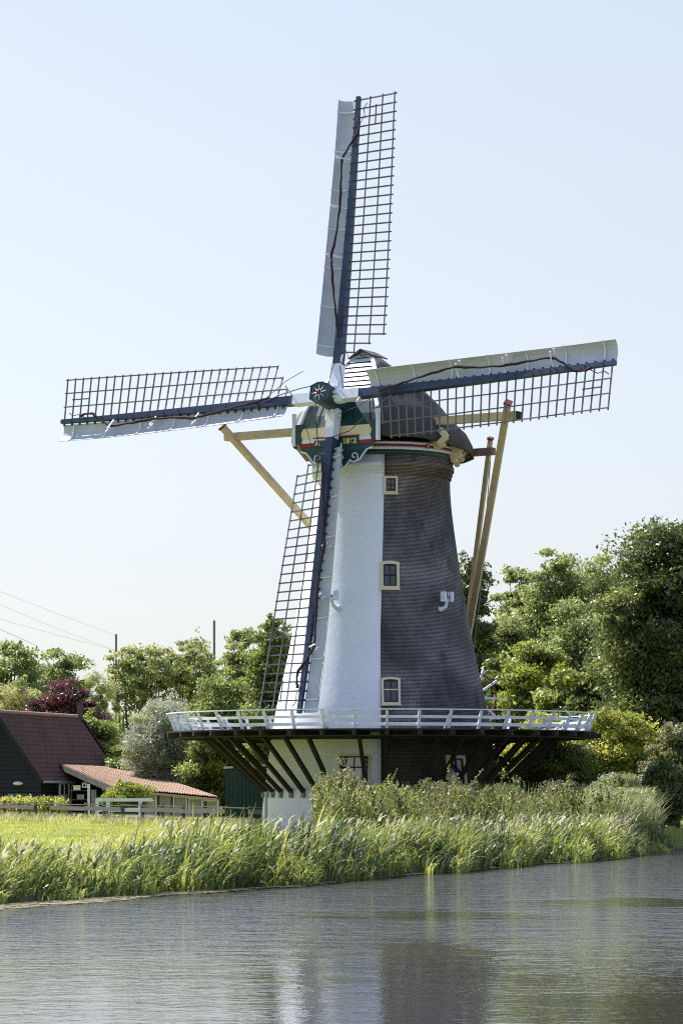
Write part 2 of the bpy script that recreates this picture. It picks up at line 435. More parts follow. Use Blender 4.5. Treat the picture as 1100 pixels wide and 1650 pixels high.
def tower():
    mb = MB(); uvs = []
    zs = list(np.linspace(0, zy(775), 56))
    NA = 96
    def sect(z, dr):
        b0 = border(z); out = []
        # white from b0 - 175deg .. b0 ; brick b0 .. b0+185deg
        for k in range(49): out.append((b0 - radians(170) + radians(170) * k / 48, dr + .018))
        for k in range(49): out.append((b0 + radians(190) * k / 48, dr))
        return out
    rows = [[(wallpt(a, z, d), a) for a, d in sect(z, 0)] for z in zs]
    n = len(rows[0])
    vv = [q[0] for r in rows for q in r]
    uvl = [(q[1] * 3.6, q[0].z) for r in rows for q in r]
    ff = []; mm = []
    for i in range(len(rows) - 1):
        for k in range(n):
            k2 = (k + 1) % n
            ff.append((i * n + k, i * n + k2, (i + 1) * n + k2, (i + 1) * n + k)); mm.append(0 if k < 49 and k != 48 else 1)
            if k == 48: mm[-1] = 0
    # cornice: three stepped courses and a top course
    zc = zy(775); steps = [(zc, .0), (zc + .001, .06), (zc + .16, .06), (zc + .161, .11), (zc + .32, .11), (zc + .321, .17), (zc + .50, .17), (zc + .501, .13), (zc + .78, .13), (zc + .781, .06)]
    base = len(vv)
    r0 = rad(zc)
    for z, d in steps:
        for q_, (a, dd) in enumerate(sect(zc, d)):
            r = r0 + (dd if q_ >= 49 else .018 + (dd - .018) * .35); vv.append(V(r * sin(a), -r * cos(a), z)); uvl.append((a * 3.6, z))
    for i in range(len(steps) - 1):
        for k in range(n):
            k2 = (k + 1) % n
            ff.append((base + i * n + k, base + i * n + k2, base + (i + 1) * n + k2, base + (i + 1) * n + k)); mm.append(0 if k < 49 else 1)
    mb.v = [tuple(v) for v in vv]; mb.f = ff; mb.m = mm
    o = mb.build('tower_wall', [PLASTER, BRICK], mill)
    me = o.data
    uv = me.uv_layers.new(name='UVMap'); 
    li = np.zeros(len(me.loops), dtype=np.int32); me.loops.foreach_get('vertex_index', li)
    u = np.array(uvl, dtype=np.float32)[li]
    # fix the seam
    uv.data.foreach_set('uv', u.reshape(-1))
    me.polygons.foreach_set('use_smooth', [True] * len(me.polygons))
    # painted bands below the cap
    zb = zc + .78
    def ring(name, z0, z1, r1, mat, r2=None):
        b = MB(); k = 96
        r2 = r2 or r1
        b.grid([[V(rr * sin(2 * pi * i / k), -rr * cos(2 * pi * i / k), z) for i in range(k)] for z, rr in ((z0, r1 - .2), (z0, r1), (z1, r2), (z1, r1 - .25))], 0, True)
        return b.build(name, mat, mill, True)
    g0 = ring('frieze', zb + .002, zb + .20, r0 + .15, GREEN)
    ring('frieze', zb + .20, zb + .32, r0 + .19, WHITE)
    ring('frieze', zb + .32, zb + .42, r0 + .20, RED)
    ring('frieze', zb + .42, zb + .52, r0 + .21, WHITE)
    b = MB()   # little white plaque on the red line
    az, z = wall_at(683, 728); p = V((r0 + .22) * sin(az), -(r0 + .22) * cos(az), zb + .37)
    R = Matrix.Rotation(az, 3, 'Z'); b.box(p, (.14, .04, .17), R, 0); b.box(p + R @ V(0, -.025, 0), (.04, .02, .1), R, 1)
    b.build('plaque', [RED, WHITE], mill)
    b = MB(); rr = r0 - .12   # dark curb under the cap
    b.grid([[V(q * sin(2 * pi * i / 48), -q * cos(2 * pi * i / 48), z) for i in range(48)] for z, q in ((zb + .5, rr + .3), (zb + .55, rr + .1), (zb + 1.0, rr + .1), (zb + 1.0, 0.05))], 0, True)
    b.build('curb', DECKD, mill, True)
    return zb + .52
ZCAP = tower()      # top of the painted bands

def taper(z): return atan2(rad(z - .4) - rad(z + .4), .8)
def window(px0, px1, py0, py1, arched, bars, name='window', fr=.11, glassm=GLASS):
    az, z = wall_at((px0 + px1) / 2, (py0 + py1) / 2)
    sc = F / (118.4 - rad(z) * cos(az)); w = (px1 - px0) / sc / cos(az); h = (py1 - py0) / sc
    t = taper(z) if z < 14 else 0
    R = Matrix.Rotation(az, 3, 'Z') @ Matrix.Rotation(-t, 3, 'X')
    c = wallpt(az, z, 0)
    def P(x, y, zz): return c + R @ V(x, y, zz)
    # root part: surround
    def outline(ww, hh, rise):
        pts = [(-ww / 2, -hh / 2), (ww / 2, -hh / 2), (ww / 2, hh / 2 - rise)]
        if rise > 0:
            for k in range(1, 8):
                u = 1 - k / 4.0
                pts.append((u * ww / 2, hh / 2 - rise * u * u))
        pts.append((-ww / 2, hh / 2 - rise)); return pts
    rise = .055 if arched else 0
    a = outline(w, h, rise); b_ = outline(w - 2 * fr, h - 2 * fr, rise * .7)
    n = len(a); mb = MB()
    vv = [P(x, -.06, y) for x, y in a] + [P(x, -.06, y) for x, y in b_] + [P(x, .12, y) for x, y in a] + [P(x, .10, y) for x, y in b_]
    ff = []
    for i in range(n):
        j = (i + 1) % n
        ff += [(i, j, n + j, n + i), (2 * n + i, 2 * n + j, j, i), (n + i, n + j, 3 * n + j, 3 * n + i)]
    mb.add(vv, ff)
    o = mb.build(name, CREAM, mill)
    g = MB(); g.add([P(x, -.005, y) for x, y in b_], [tuple(range(n))]); g.build('pane', glassm, o)
    mb = MB(); iw, ih = w - 2 * fr, h - 2 * fr; e = .05
    for s in (-1, 1): mb.box(P(s * (iw / 2 - e / 2), -.025, 0), (e, .04, ih - .02), R, 0)
    mb.box(P(0, -.026, -ih / 2 + e / 2), (iw - .01, .04, e), R, 0); mb.box(P(0, -.026, ih / 2 - e / 2 - rise * .35), (iw - .01, .04, e), R, 0)
    for f in bars[0]: mb.box(P((f - .5) * iw, -.027, 0), (.035, .04, ih - .06), R, 0)
    for f in bars[1]: mb.box(P(0, -.03, (f - .5) * ih), (iw - .02, .05, .05), R, 1)
    mb.build('sash', [DECKD, bars[2]], o)
    mb = MB(); mb.box(P(0, -.07, -h / 2 - .025), (w + .03, .13, .05), R); mb.build('sill', CREAM, o)
    return o
window(618, 640.5, 767, 795, False, ([.5], [.5], DECKD), fr=.09)
window(612.5, 643.5, 903.5, 950, True, ([.5], [.5], DECKD), fr=.12)
window(614, 645, 1090.5, 1137, True, ([.5], [.55], CREAM), fr=.10)
window(545, 596, 1216, 1262, False, ([.5], [.55], DECKD), fr=.07)
window(721, 752, 1217, 1312, False, ([.5], [.35, .7], TIMB), 'door', fr=.13)

# ---- stage
def stage():
    RO = 8.98; ZD = CZ + (HOR - 1180.5) / SA; n = 44
    mb = MB(); k = 88
    def circ(r, z): return [V(r * sin(2 * pi * i / k), -r * cos(2 * pi * i / k), z) for i in range(k)]
    # planks: concentric wedge boards with fine gaps so light leaks through
    dk = MB(); nb = 176
    for i in range(nb):
        a0 = 2 * pi * i / nb; a1 = 2 * pi * (i + .96) / nb
        r0, r1 = 4.2, 8.86
        q = []
        for z in (ZD - .05, ZD):
            for r, a in ((r0, a0), (r1, a0), (r1, a1), (r0, a1)): q.append(V(r * sin(a), -r * cos(a), z))
        dk.add(q, [(3, 2, 1, 0), (4, 5, 6, 7), (0, 1, 5, 4), (1, 2, 6, 5), (2, 3, 7, 6), (3, 0, 4, 7)])
    dk.build('stage_deck', DECKD, mill)
    for i in range(n):
        a = 2 * pi * (i + .06) / n
        d = V(sin(a), -cos(a), 0)
        j = MB(); j.beam(d * 4.3 + V(0, 0, ZD - .15), d * (RO + .06 * (i % 3)) + V(0, 0, ZD - .15), .13, .19); j.build('joist', DECKD, mill)
    # ring beams
    rb = MB()
    for rr, h in ((8.45, .05), (6.9, .14)):
        for i in range(n):
            a0 = 2 * pi * i / n; a1 = 2 * pi * (i + 1) / n
            rb.beam(V(rr * sin(a0), -rr * cos(a0), ZD - .245 - h / 2), V(rr * sin(a1), -rr * cos(a1), ZD - .245 - h / 2), .14, h)
    rb.build('ring_beam', DECKD, mill)
    skip = {43 - 1, 42, 2, }
    for i in range(n):
        if i in (42, 1): continue
        a = 2 * pi * (i + .06) / n; d = V(sin(a), -cos(a), 0)
        zl = 1.62
        j = MB(); j.beam(d * 7.35 + V(0, 0, ZD - .26), d * (rad(zl) + .08) + V(0, 0, zl), .14, .16)
        o = j.build('brace', DECKD, mill)
        j = MB(); j.box(d * (rad(zl) + .06) + V(0, 0, zl - .14), (.16, .2, .2), Matrix.Rotation(a, 3, 'Z')); j.build('corbel', IRON, o)
    # railing
    ZR = CZ + (HOR - 1151) / SA; ro, ri = 8.85, 8.50
    rail = MB()
    def circr(r, z, w, h):
        k = 88
        def c(rr, zz): return [V(rr * sin(2 * pi * i / k), -rr * cos(2 * pi * i / k), zz) for i in range(k)]
        rail.grid([c(r - w / 2, z - h / 2), c(r + w / 2, z - h / 2), c(r + w / 2, z + h / 2), c(r - w / 2, z + h / 2), c(r - w / 2, z - h / 2)], 0, True)
    H = ZR - ZD
    def rr(f): return ri + (ro - ri) * f
    circr(rr(1), ZR - .02, .13, .045)
    circr(rr(.62) - .05, ZD + H * .60, .045, .11); circr(rr(.2) - .05, ZD + H * .23, .045, .13)
    ro_ = rail.build('railing', TIMB, mill)
    for i in range(n):
        a = 2 * pi * (i + .06) / n; d = V(sin(a), -cos(a), 0); t = V(cos(a), sin(a), 0)
        j = MB(); j.beam(d * (ri - .02) + V(0, 0, ZD - .16 * (i % 2)), d * (ro - .02) + V(0, 0, ZR - .04), .09, .10, up=t)
        if i % 4 == 2 or i in (11, 33):
            j.beam(d * (ri - .48) + V(0, 0, ZD), d * (rr(.7)-.08) + V(0, 0, ZD + H * .72), .085, .085, up=t)
        j.build('post', TIMB, ro_)
stage()

# ---- cap
fa = V(-sin(PSI), -cos(PSI), 0); fu = V(cos(PSI), -sin(PSI), 0)      # front and sideways directions
def CP(t, l, z): return fa * t + fu * l + V(0, 0, z)
ARCH = [(3.4, 1.93, 16.0), (3.4, 1.93, 16.5), (3.17, 1.76, 17.2), (2.85, 1.45, 17.8), (2.45, 1.24, 18.3), (2.1, 1.03, 18.7), (1.75, .74, 19.2), (1.42, .34, 19.52), (1.3, 0, 19.6)]
def cap():
    A = [p[1] / 1.93 for p in ARCH]; B = [(p[2] - 16.0) / 3.7 for p in ARCH]; Cc = [(3.4 - p[0]) / 2.1 for p in ARCH]
    # smooth resample of the profile
    S = np.linspace(0, 1, 25); si = np.linspace(0, 1, len(ARCH))
    A = np.interp(S, si, A); B = np.interp(S, si, B); Cc = np.interp(S, si, Cc)
    sk = [(3.4, 1.95, 15.95), (2.8, 2.55, 15.9), (1.8, 3.1, 15.82), (.6, 3.42, 15.78), (-.6, 3.45, 15.7), (-1.8, 3.2, 15.62), (-2.8, 2.72, 15.55), (-3.5, 1.85, 15.5), (-3.95, .8, 15.5), (-4.05, 0, 15.5)]
    rd = [(1.3, 0, 19.6), (.95, 0, 19.5), (.5, 0, 19.3), (.05, 0, 18.95), (-.5, 0, 18.5), (-1.1, 0, 18.15), (-1.8, 0, 17.85), (-2.6, 0, 17.5), (-3.5, 0, 17.05), (-4.05, 0, 15.52)]
    M = 37; rs = np.linspace(0, 1, M); ki = np.linspace(0, 1, len(sk))
    sk_ = np.array([np.interp(rs, ki, [p[j] for p in sk]) for j in range(3)]).T
    rd_ = np.array([np.interp(rs, ki, [p[j] for p in rd]) for j in range(3)]).T
    round_A = np.sqrt(np.clip(1 - S ** 2.0, 0, 1))
    mb = MB(); rows = []; uvl = []
    for i in range(M):
        r = rs[i]; q = min(1, r * 3.5)
        half = []
        for k in range(len(S)):
            a = A[k] * (1 - q) + (.82 * A[k] + .18 * round_A[k]) * q
            half.append((sk_[i][0] + (rd_[i][0] - sk_[i][0]) * Cc[k], sk_[i][1] * a, sk_[i][2] + (rd_[i][2] - sk_[i][2]) * B[k]))
        full = half + [(t, -l, z) for t, l, z in half[-2::-1]]
        full = [(t, l, z + .05 * sin(9 * r + l * 2)) if 0 < i else (t, l, z) for t, l, z in full]
        rows.append([CP(*p) for p in full])
        uvl += [(r * 10, z * 1.0) for t, l, z in full]
    mb.grid(rows)
    # thickness: inner skirt
    o = mb.build('cap', CAPM, mill, True)
    uv = o.data.uv_layers.new(name='UVMap'); li = np.zeros(len(o.data.loops), dtype=np.int32); o.data.loops.foreach_get('vertex_index', li)
    uv.data.foreach_set('uv', np.array(uvl, dtype=np.float32)[li].reshape(-1))
    sm = o.modifiers.new('thick', 'SOLIDIFY'); sm.thickness = .08; sm.offset = -1
    # soffit under the cap
    mb = MB(); ring = [CP(p[0], p[1] - .1, p[2] + .03) for p in sk_] + [CP(p[0], -p[1] + .1, p[2] + .03) for p in sk_[::-1]]
    inn = []
    for p in ring:
        a = atan2(p.y, p.x); inn.append(V(2.7 * cos(a), 2.7 * sin(a), 16.05))
    mb.grid([ring, inn], 0, True); mb.build('soffit', DECKD, o)
    # brown underside block at the front left
    mb = MB()
    for s in (-1,):
        p0 = CP(3.30, s * 1.85, 15.95)
        mb.add([CP(3.35, s * 2.02, 15.98), CP(3.35, s * 1.3, 15.98), CP(2.3, s * 1.3, 15.75), CP(2.2, s * 2.75, 15.7),
                CP(3.1, s * 1.95, 15.45), CP(3.0, s * 1.3, 15.4), CP(2.2, s * 1.2, 15.2), CP(2.0, s * 2.45, 15.25)],
               [(0, 1, 2, 3), (4, 5, 6, 7), (0, 1, 5, 4), (1, 2, 6, 5), (2, 3, 7, 6), (3, 0, 4, 7)])
    mb.build('eave_board', BROWNU, o)
    # front gable: boards and slats between the arch edges
    def arch(z):
        zz = [p[2] for p in ARCH]; return float(np.interp(z, zz, [p[0] for p in ARCH])), float(np.interp(z, zz, [p[1] for p in ARCH]))
    mb = MB()      # dark backing
    zs = np.linspace(16.0, 19.62, 24); mb.grid([[CP(arch(z)[0] - .10, l * (arch(z)[1] - .02), z) for l in (-1, -.5, 0, .5, 1)] for z in zs]); mb.build('gable_backing', DECKD, o)
    mb = MB(); z0, z1 = 16.36, 17.85; nb = 9       # vertical green boards
    for i in range(nb):
        f0 = -1 + 2 * i / nb; f1 = -1 + 2 * (i + .96) / nb
        for za, zb in ((16.4, 16.9), (16.9, 17.4), (17.4, 17.86)):
            ta, la = arch(za); tb, lb = arch(zb); d = .02 * (i % 2)
            mb.add([CP(ta - .03 + d, f0 * (la - .05), za), CP(ta - .03 + d, f1 * (la - .05), za), CP(tb - .03 + d, f1 * (lb - .05), zb), CP(tb - .03 + d, f0 * (lb - .05), zb)], [(0, 1, 2, 3)], 1 if i < 3 else 0)
    mb.build('gable_board', [GREEN, GREYGR], o)
    z = 17.92                                # white slats with dark gaps
    while z < 19.5:
        s = MB(); ta, la = arch(z); tb, lb = arch(z + .17)
        s.prism([CP(ta + .05, -(la - .04), z), CP(ta + .05, (la - .04), z), CP(tb + .0, lb - .04, z + .165), CP(tb + .0, -(lb - .04), z + .165)], fa * -.04)
        s.build('slat', WHITE, o); z += .215
    # white barge boards along the arch
    for s in (-1, 1):
        mb = MB()
        for i in range(23):
            za = 16.05 + (19.72 - 16.05) * i / 23; zb = 16.05 + (19.72 - 16.05) * (i + 1) / 23
            ta, la = arch(za); tb, lb = arch(zb)
            w = .16
            mb.prism([CP(ta + .12, s * (la + .04), za), CP(tb + .12, s * (lb + .04), zb), CP(tb + .12, s * max(0, lb + .04 - w), zb - (.0 if lb > .3 else .12)), CP(ta + .12, s * max(0, la + .04 - w), za)], fa * -.22)
        mb.build('barge_board', WHITE, o)
    # little hood on the apex
    mb = MB(); mb.prism([CP(1.75, -.55, 19.37), CP(1.75, 0, 19.70), CP(1.75, .55, 19.42), CP(1.75, .55, 19.47), CP(1.75, 0, 19.76), CP(1.75, -.55, 19.42)], fa * -1.3); mb.build('ridge_hood', CAPM, o)
    # storm beam in cream, and lettering board
    t0 = 3.52
    mb = MB(); mb.box(CP(t0 - .02, 0, 16.15), (3.35, .22, .44), Matrix.Rotation(-PSI, 3, 'Z')); sb = mb.build('front_beam', CREAM, o)
    R = Matrix.Rotation(-PSI, 3, 'Z')
    for s in (-1, 1):     # dark green shaped cheeks
        mb = MB(); pts = [(1.55, 16.55), (1.90, 16.55), (1.90, 15.75), (1.7, 15.7), (1.62, 15.95), (1.70, 16.15), (1.58, 16.35)]
        mb.prism([CP(t0 + .12, s * x, z) for x, z in pts], fa * -.08); mb.build('cheek_board', GREEN, o)
        mb = MB(); mb.box(CP(t0 + .1, s * 1.98, 16.35), (.13, .16, 1.3), R); mb.build('corner_board', WHITE, o)
    bb = MB()
    zt = 15.85
    bb.box(CP(t0 + .02, 0, 15.86), (3.4, .10, .10 * 1.8), R, 0)       # white line
    bb.box(CP(t0 + .03, 0, 15.69), (3.5, .10, .155), R, 1)           # red line
    bb.build('painted_band', [WHITE, RED], o)
    tb = MB(); tb.box(CP(t0 + .08, .02, 15.75), (2.1, .06, .36), R, 0); tbo = tb.build('date_board', GREEN, o)
    tr = MB(); tr.box(CP(t0 + .11, .02, 15.95), (2.14, .1, .045), R, 0); tr.build('board_trim', RED, tbo)
    # carved beard below with white scroll edge
    pts = [(-1.7, 15.60), (1.75, 15.60), (1.72, 15.45), (1.45, 15.38), (1.28, 15.2), (1.1, 14.98), (.85, 14.9), (.62, 14.95), (.5, 14.8), (.28, 14.66),
           (-.28, 14.66), (-.5, 14.8), (-.62, 14.95), (-.85, 14.9), (-1.1, 14.98), (-1.28, 15.2), (-1.45, 15.38), (-1.7, 15.45)]
    mb = MB(); mb.prism([CP(t0 + .06, x, z) for x, z in pts], fa * -.07); brd = mb.build('beard', GREEN, o)
    mb = MB(); mb.tube([CP(t0 + .08, x, z) for x, z in pts[2:]], .038, 5)
    for s in (-1, 1):
        sp = [CP(t0 + .09, s * (.86 + .24 * (1 - k / 22) * cos(k * .42 + 3.6)), 15.12 + .24 * (1 - k / 22) * sin(k * .42 + 3.6)) for k in range(21)]
        mb.tube(sp, .028, 5)
        mb.tube([CP(t0 + .09, s * x, z) for x, z in ((.3, 14.7), (.22, 14.95), (.34, 15.1), (.2, 15.3), (.35, 15.42))], .032, 5)
    mb.build('scroll_trim', WHITE, brd)
    # lettering
    def text(s, l, z, size):
        cu = bpy.data.curves.new('t', 'FONT'); cu.body = s; cu.size = size; cu.extrude = .01; cu.offset = .012; cu.align_x = 'CENTER'; cu.space_character = 1.12
        ob = bpy.data.objects.new('t', cu); COL.objects.link(ob)
        dg = bpy.context.evaluated_depsgraph_get(); me = bpy.data.meshes.new_from_object(ob.evaluated_get(dg))
        bpy.data.objects.remove(ob)
        me.materials.clear(); me.materials.append(GOLD)
        M4 = Matrix.Translation(CP(t0 + .125, l, z)) @ R.to_4x4() @ Matrix.Rotation(pi / 2, 4, 'X')
        me.transform(M4); oo = obj('lettering', me, tbo); return oo
    text('A', -.86, 15.65, .30); text('1862', .66, 15.65, .30)
    # front beam (long) and rear beam (short) through the cap
    zl = zy(692) + .02
    mb = MB(); mb.beam(CP(1.0, -7.1, zl), CP(1.0, 6.9, zl), .32, .32, m=0); lb = mb.build('long_cross_beam', OCHRE, mill)
    mb = MB(); mb.beam(CP(1.0, 6.9, zl), CP(1.0, 7.06, zl), .31, .31, w1=.24, h1=.24); mb.build('beam_end', DECKD, lb)
    zs_ = 15.78
    mb = MB(); mb.beam(CP(-2.8, -3.9, zs_), CP(-2.8, 3.75, zs_), .30, .30); mb.build('short_cross_beam', BROWNU, mill)
    # tail struts to the winding wheel
    tail = CP(-6.5, 0, 5.95)
    def pole(l, t, z, ext, name, mat, w=.25):
        p1 = CP(t, l, z); d = (p1 - tail).normalized(); top = p1 + d * ext
        m_ = MB(); m_.beam(tail, top, w, w, up=fu); q = m_.build(name, mat, mill)
        m_ = MB(); m_.beam(top, top + d * .10, w + .05, w + .05, up=fu); m_.build('pole_cap', REDD, q); return q
    pole(6.47, 1.22, zl - .05, .62, 'tail_brace', OCHRE, .24)
    pole(-6.65, 1.22, zl - .05, .55, 'tail_brace', OCHRE, .24)
    pole(3.40, -3.0, zs_, .55, 'tail_brace', OCHRE, .17); pole(-3.4, -3.0, zs_, .4, 'tail_brace', OCHRE, .25)
    mb = MB(); mb.beam(CP(-3.6, 0, 16.2), CP(-6.9, 0, 4.6), .4, .42, up=fu); mb.build('tail_pole', OCHRE, mill)
    mb = MB(); mb.tube([CP(-2.95, 3.5, 15.4), CP(-5.0, 1.9, 10), CP(-6.3, .6, 5.9)], .02, 4); mb.build('chain', IRON, mill)
    # cream corbel blocks under the cap on the right
    for a_, dz in ((.80, .02), (1.26, -.05), (1.50, -.12)):
        mb = MB(); d = V(sin(a_), -cos(a_), 0); tt = V(cos(a_), sin(a_), 0)
        out = [(2.75, 15.9), (3.45, 15.88), (3.50, 15.72), (3.38, 15.62), (3.44, 15.5), (3.34, 15.38), (3.22, 15.4), (3.24, 15.24), (3.12, 15.16), (3.0, 15.22), (2.95, 15.5), (2.75, 15.6)]
        if a_ < 1.1: out = out[:4] + out[-2:]
        mb.prism([d * r_ - tt * .13 + V(0, 0, z_ + dz) for r_, z_ in out], tt * .26); mb.build('corbel', CREAM, o)
    # side hatch: cream bracket and forked strut on the roof side behind the right sail
    mb = MB()
    mb.beam(CP(1.05, 3.05, 16.2), CP(1.0, 2.5, 17.5), .16, .28, up=fa)
    mb.beam(CP(1.1, 3.4, 16.3), CP(1.15, 3.72, 15.98), .2, .24, up=fa); mb.beam(CP(1.15, 3.72, 15.98), CP(1.1, 3.35, 15.72), .2, .2, up=fa)
    mb.build('side_strut', CREAM, o)
    # winding wheel
    wc = CP(-6.9, .25, 5.72) + V(.24, 0, 0); wn_ = (fu * .8 + fa * -.6).normalized(); wn_ = V(.35, -.93, 0).normalized(); wx = wn_.cross(V(0, 0, 1)).normalized()
    mb = MB(); mb.tube([wc + wx * 1.05 * cos(k * pi / 16) + V(0, 0, 1.05 * sin(k * pi / 16)) for k in range(33)], .045, 6, cap=False)
    wh = mb.build('winding_wheel', REDD, mill, True)
    for k in range(10):
        a_ = k * pi / 5 + .05; d = wx * cos(a_) + V(0, 0, sin(a_)); m_ = MB(); m_.beam(wc, wc + d * 1.32, .09, .09, up=wn_); m_.build('spoke', TIMB, wh)
    mb = MB(); mb.beam(CP(-6.2, .9, 4.3), CP(-6.7, .2, 6.6), .12, .12); mb.build('wheel_frame', WHITE, mill)
cap()

# ---- sails
nrm = V(-sin(PSI) * cos(TAU), -cos(PSI) * cos(TAU), sin(TAU))
vu = fu; vv_ = V(sin(PSI) * sin(TAU), cos(PSI) * sin(TAU), cos(TAU))
sa = vu * cos(ROLL) + vv_ * sin(ROLL); sb_ = -vu * sin(ROLL) + vv_ * cos(ROLL)
HUB = V(-.405, 115.0, 15.51 + CZ) - AX
def sail_frame(k, off):
    X, Y = [(sb_, -sa), (-sa, -sb_), (-sb_, sa), (sa, sb_)][k]
    M = Matrix((X, Y, nrm)).transposed().to_4x4(); M.translation = HUB + nrm * off
    return M
L = 13.0
def bend(x): return .42 * (x / L) ** 2
def make_sail_meshes():
    ms = {}
    st = MB(); n = 14
    def sec(x): 
        f = x / L; w = .37 + (.17 - .37) * f; d = .42 + (.15 - .42) * f
        return w, d
    for m_, xa, xb, k in ((1, .1, 1.55, 2), (0, 1.55, 13.0, 14)):
        rows = []
        for i in range(k + 1):
            x = xa + (xb - xa) * i / k; w, d = sec(x)
            if m_: w += .05; d += .05
            z = bend(x)
            rows.append([V(x, -w / 2, z - d / 2), V(x, w / 2, z - d / 2), V(x, w / 2, z + d / 2), V(x, -w / 2, z + d / 2)])
        st.grid(rows, m_, True); o = len(st.v); st.f.append((o - 4, o - 3, o - 2, o - 1)); st.m.append(m_)
        st.f.append((o - 4 * (k + 1), o - 4 * (k + 1) + 1, o - 4 * (k + 1) + 2, o - 4 * (k + 1) + 3)); st.m.append(m_)
    # wedges and cleats at the root, small plates along the stock
    st.box((.5, .25, .05), (.3, .08, .3), m=1); st.box((.62, -.24, .05), (.36, .08, .3), m=1)
    st.box((.42, .08, .27), (.32, .12, .12), m=1); st.box((.42, -.10, .27), (.32, .1, .12), m=1)
    for i in range(29):
        x = 2.10 + i * .384; w, d = sec(x)
        st.box((x, w / 2 + .05, bend(x) - .02), (.07, .10, .07), m=0)
        if i % 2: st.box((x, 0, bend(x) + d / 2 + .01), (.06, .06, .03), m=0)
    ms['sail'] = (st, [NAVY, WHITE])
    # lattice
    la = MB()
    def tw(x): f = (x - 2.1) / 10.75; return radians(20 * max(0, 1 - f) ** 1.3 - 2.6)
    def lp(x, y, dz=0):     # y = distance trailing from the stock centre line
        t = tw(x); return V(x, -y * cos(t), bend(x) - y * sin(t) + dz)
    bars = [2.10 + i * .384 for i in range(29)]
    for i, x in enumerate(bars):
        ln = (.68, 1.28)[i] if i < 2 else 1.88
        la.beam(lp(x, 0), lp(x, ln), .048, .05, up=(0, 0, 1))
    for j, y in enumerate((.62, 1.22, 1.80)):
        xs = [bars[j] - .06] + bars[j + 1:-1] + [bars[-1] + .06]
        for p, q in zip(xs[:-1], xs[1:]): la.beam(lp(p, y, .045), lp(q, y, .045), .045, .035, up=(0, 0, 1))
    la.beam(lp(bars[-2] + .05, .92, .045), lp(bars[-4] - .05, .92, .045), .045, .035)
    ms['lattice'] = (la, [LATH])
    # leading board: curved plank with white battens
    def bt(x, y, q):
        t = radians(26 * max(0, 1 - (x - 2) / 9.5) ** 1.2); return V(x, y * cos(t) - q * sin(t) * .4, bend(x) + q + y * sin(t))
    bd = MB(); prof = [(.12, -.10), (.28, -.15), (.45, -.165), (.6, -.14), (.74, -.07), (.84, .03), (.90, .12)]
    for thick, mm in ((0, 0),):
        xs = np.linspace(1.95, 12.95, 25); rows = []
        for x in xs:
            z = bend(x); r = [bt(x, y, q) for y, q in prof] + [bt(x, y + .012, q - .03) for y, q in prof[::-1]]
            rows.append(r)
        bd.grid(rows, 0, True); n = len(rows[0]); bd.f.append(tuple(range(n))); bd.m.append(0); o = len(bd.v); bd.f.append(tuple(range(o - n, o))); bd.m.append(0)
    ms['leading_board'] = (bd, [BOARD])
    for i in range(7):
        rb = MB(); x = 2.35 + i * 1.68; z = bend(x)
        rb.grid([[bt(x + e, p[0], p[1] + q) for e, q in ((-.025, 0), (-.025, .06), (.025, .06), (.025, 0))] for p in prof], 0, True); ms['batten%d' % i] = (rb, [WHITE])
    for i, (a, b_) in enumerate([(V(x + e, y0, bend(x) + z0), V(x + e, y1, bend(x) + z1)) for x in (6.1, 8.2, 10.3) for e, y0, z0, y1, z1 in ((0, .15, .1, .62, .45), (.12, .42, .05, .75, .4))] + [(V(1.6, -.15, .1), V(1.75, -.5, .55))]):
        pg = MB(); pg.beam(a, b_, .055, .055); ms['peg%d' % i] = (pg, [WHITE])
    cl = MB()
    path = [(2.6, -.12, .34), (3.2, .02, .36), (4.0, .16, .42), (5.0, .34, .46), (5.9, .47, .46), (6.1, .5, .46), (7.0, .38, .40), (8.2, .33, .36), (9.2, .40, .30), (10.2, .46, .26), (10.4, .42, .24), (10.9, .12, .22), (11.35, -.2, .2), (11.7, -.22, .16), (12.0, -.14, .14)]
    pts = []
    for i in range(60):
        f = i / 59 * (len(path) - 1); k = min(int(f), len(path) - 2); u = f - k
        p = [path[k][j] * (1 - u) + path[k + 1][j] * u for j in range(3)]
        pts.append(V(p[0], p[1] + .015 * sin(i * 2.1), bend(p[0]) + p[2]))
    cl.tube(pts, [.040 + .026 * sin(i * .35) ** 2 for i in range(60)], 7)
    ms['sail_cloth'] = (cl, [CLOTH])
    rp = MB(); rp.tube([V(.9, -1.0, .6), V(1.8, -.68, .48), V(2.7, -.14, .36)], .014, 5)
    ms['rope'] = (rp, [ROPE]); rp = MB(); rp.tube([V(11.9, -.14, .3), V(12.2, -.3, .3), V(12.5, -.25, .35), V(12.7, -.4, .35)], .02, 4)
    ms['rope2'] = (rp, [ROPE])
    return ms
SM = make_sail_meshes(); cache = {}
offs = [-.28, .28, -.28, .28]
sl = ['upright sail pointing up', 'sail pointing left', 'sail pointing down in front of the tower', 'sail pointing right past the cap']
for k in range(4):
    root = None
    for nm, (mb, mats) in SM.items():
        if nm not in cache:
            o = mb.build(nm.rstrip('0123456789'), mats, smooth=(nm == 'sail_cloth')); cache[nm] = o.data
        else: o = obj(nm.rstrip('0123456789'), cache[nm])
        if root is None:
            root = o; o.parent = mill; o.matrix_local = sail_frame(k, offs[k]); o['label'] = sl[k]
        else: o.parent = root
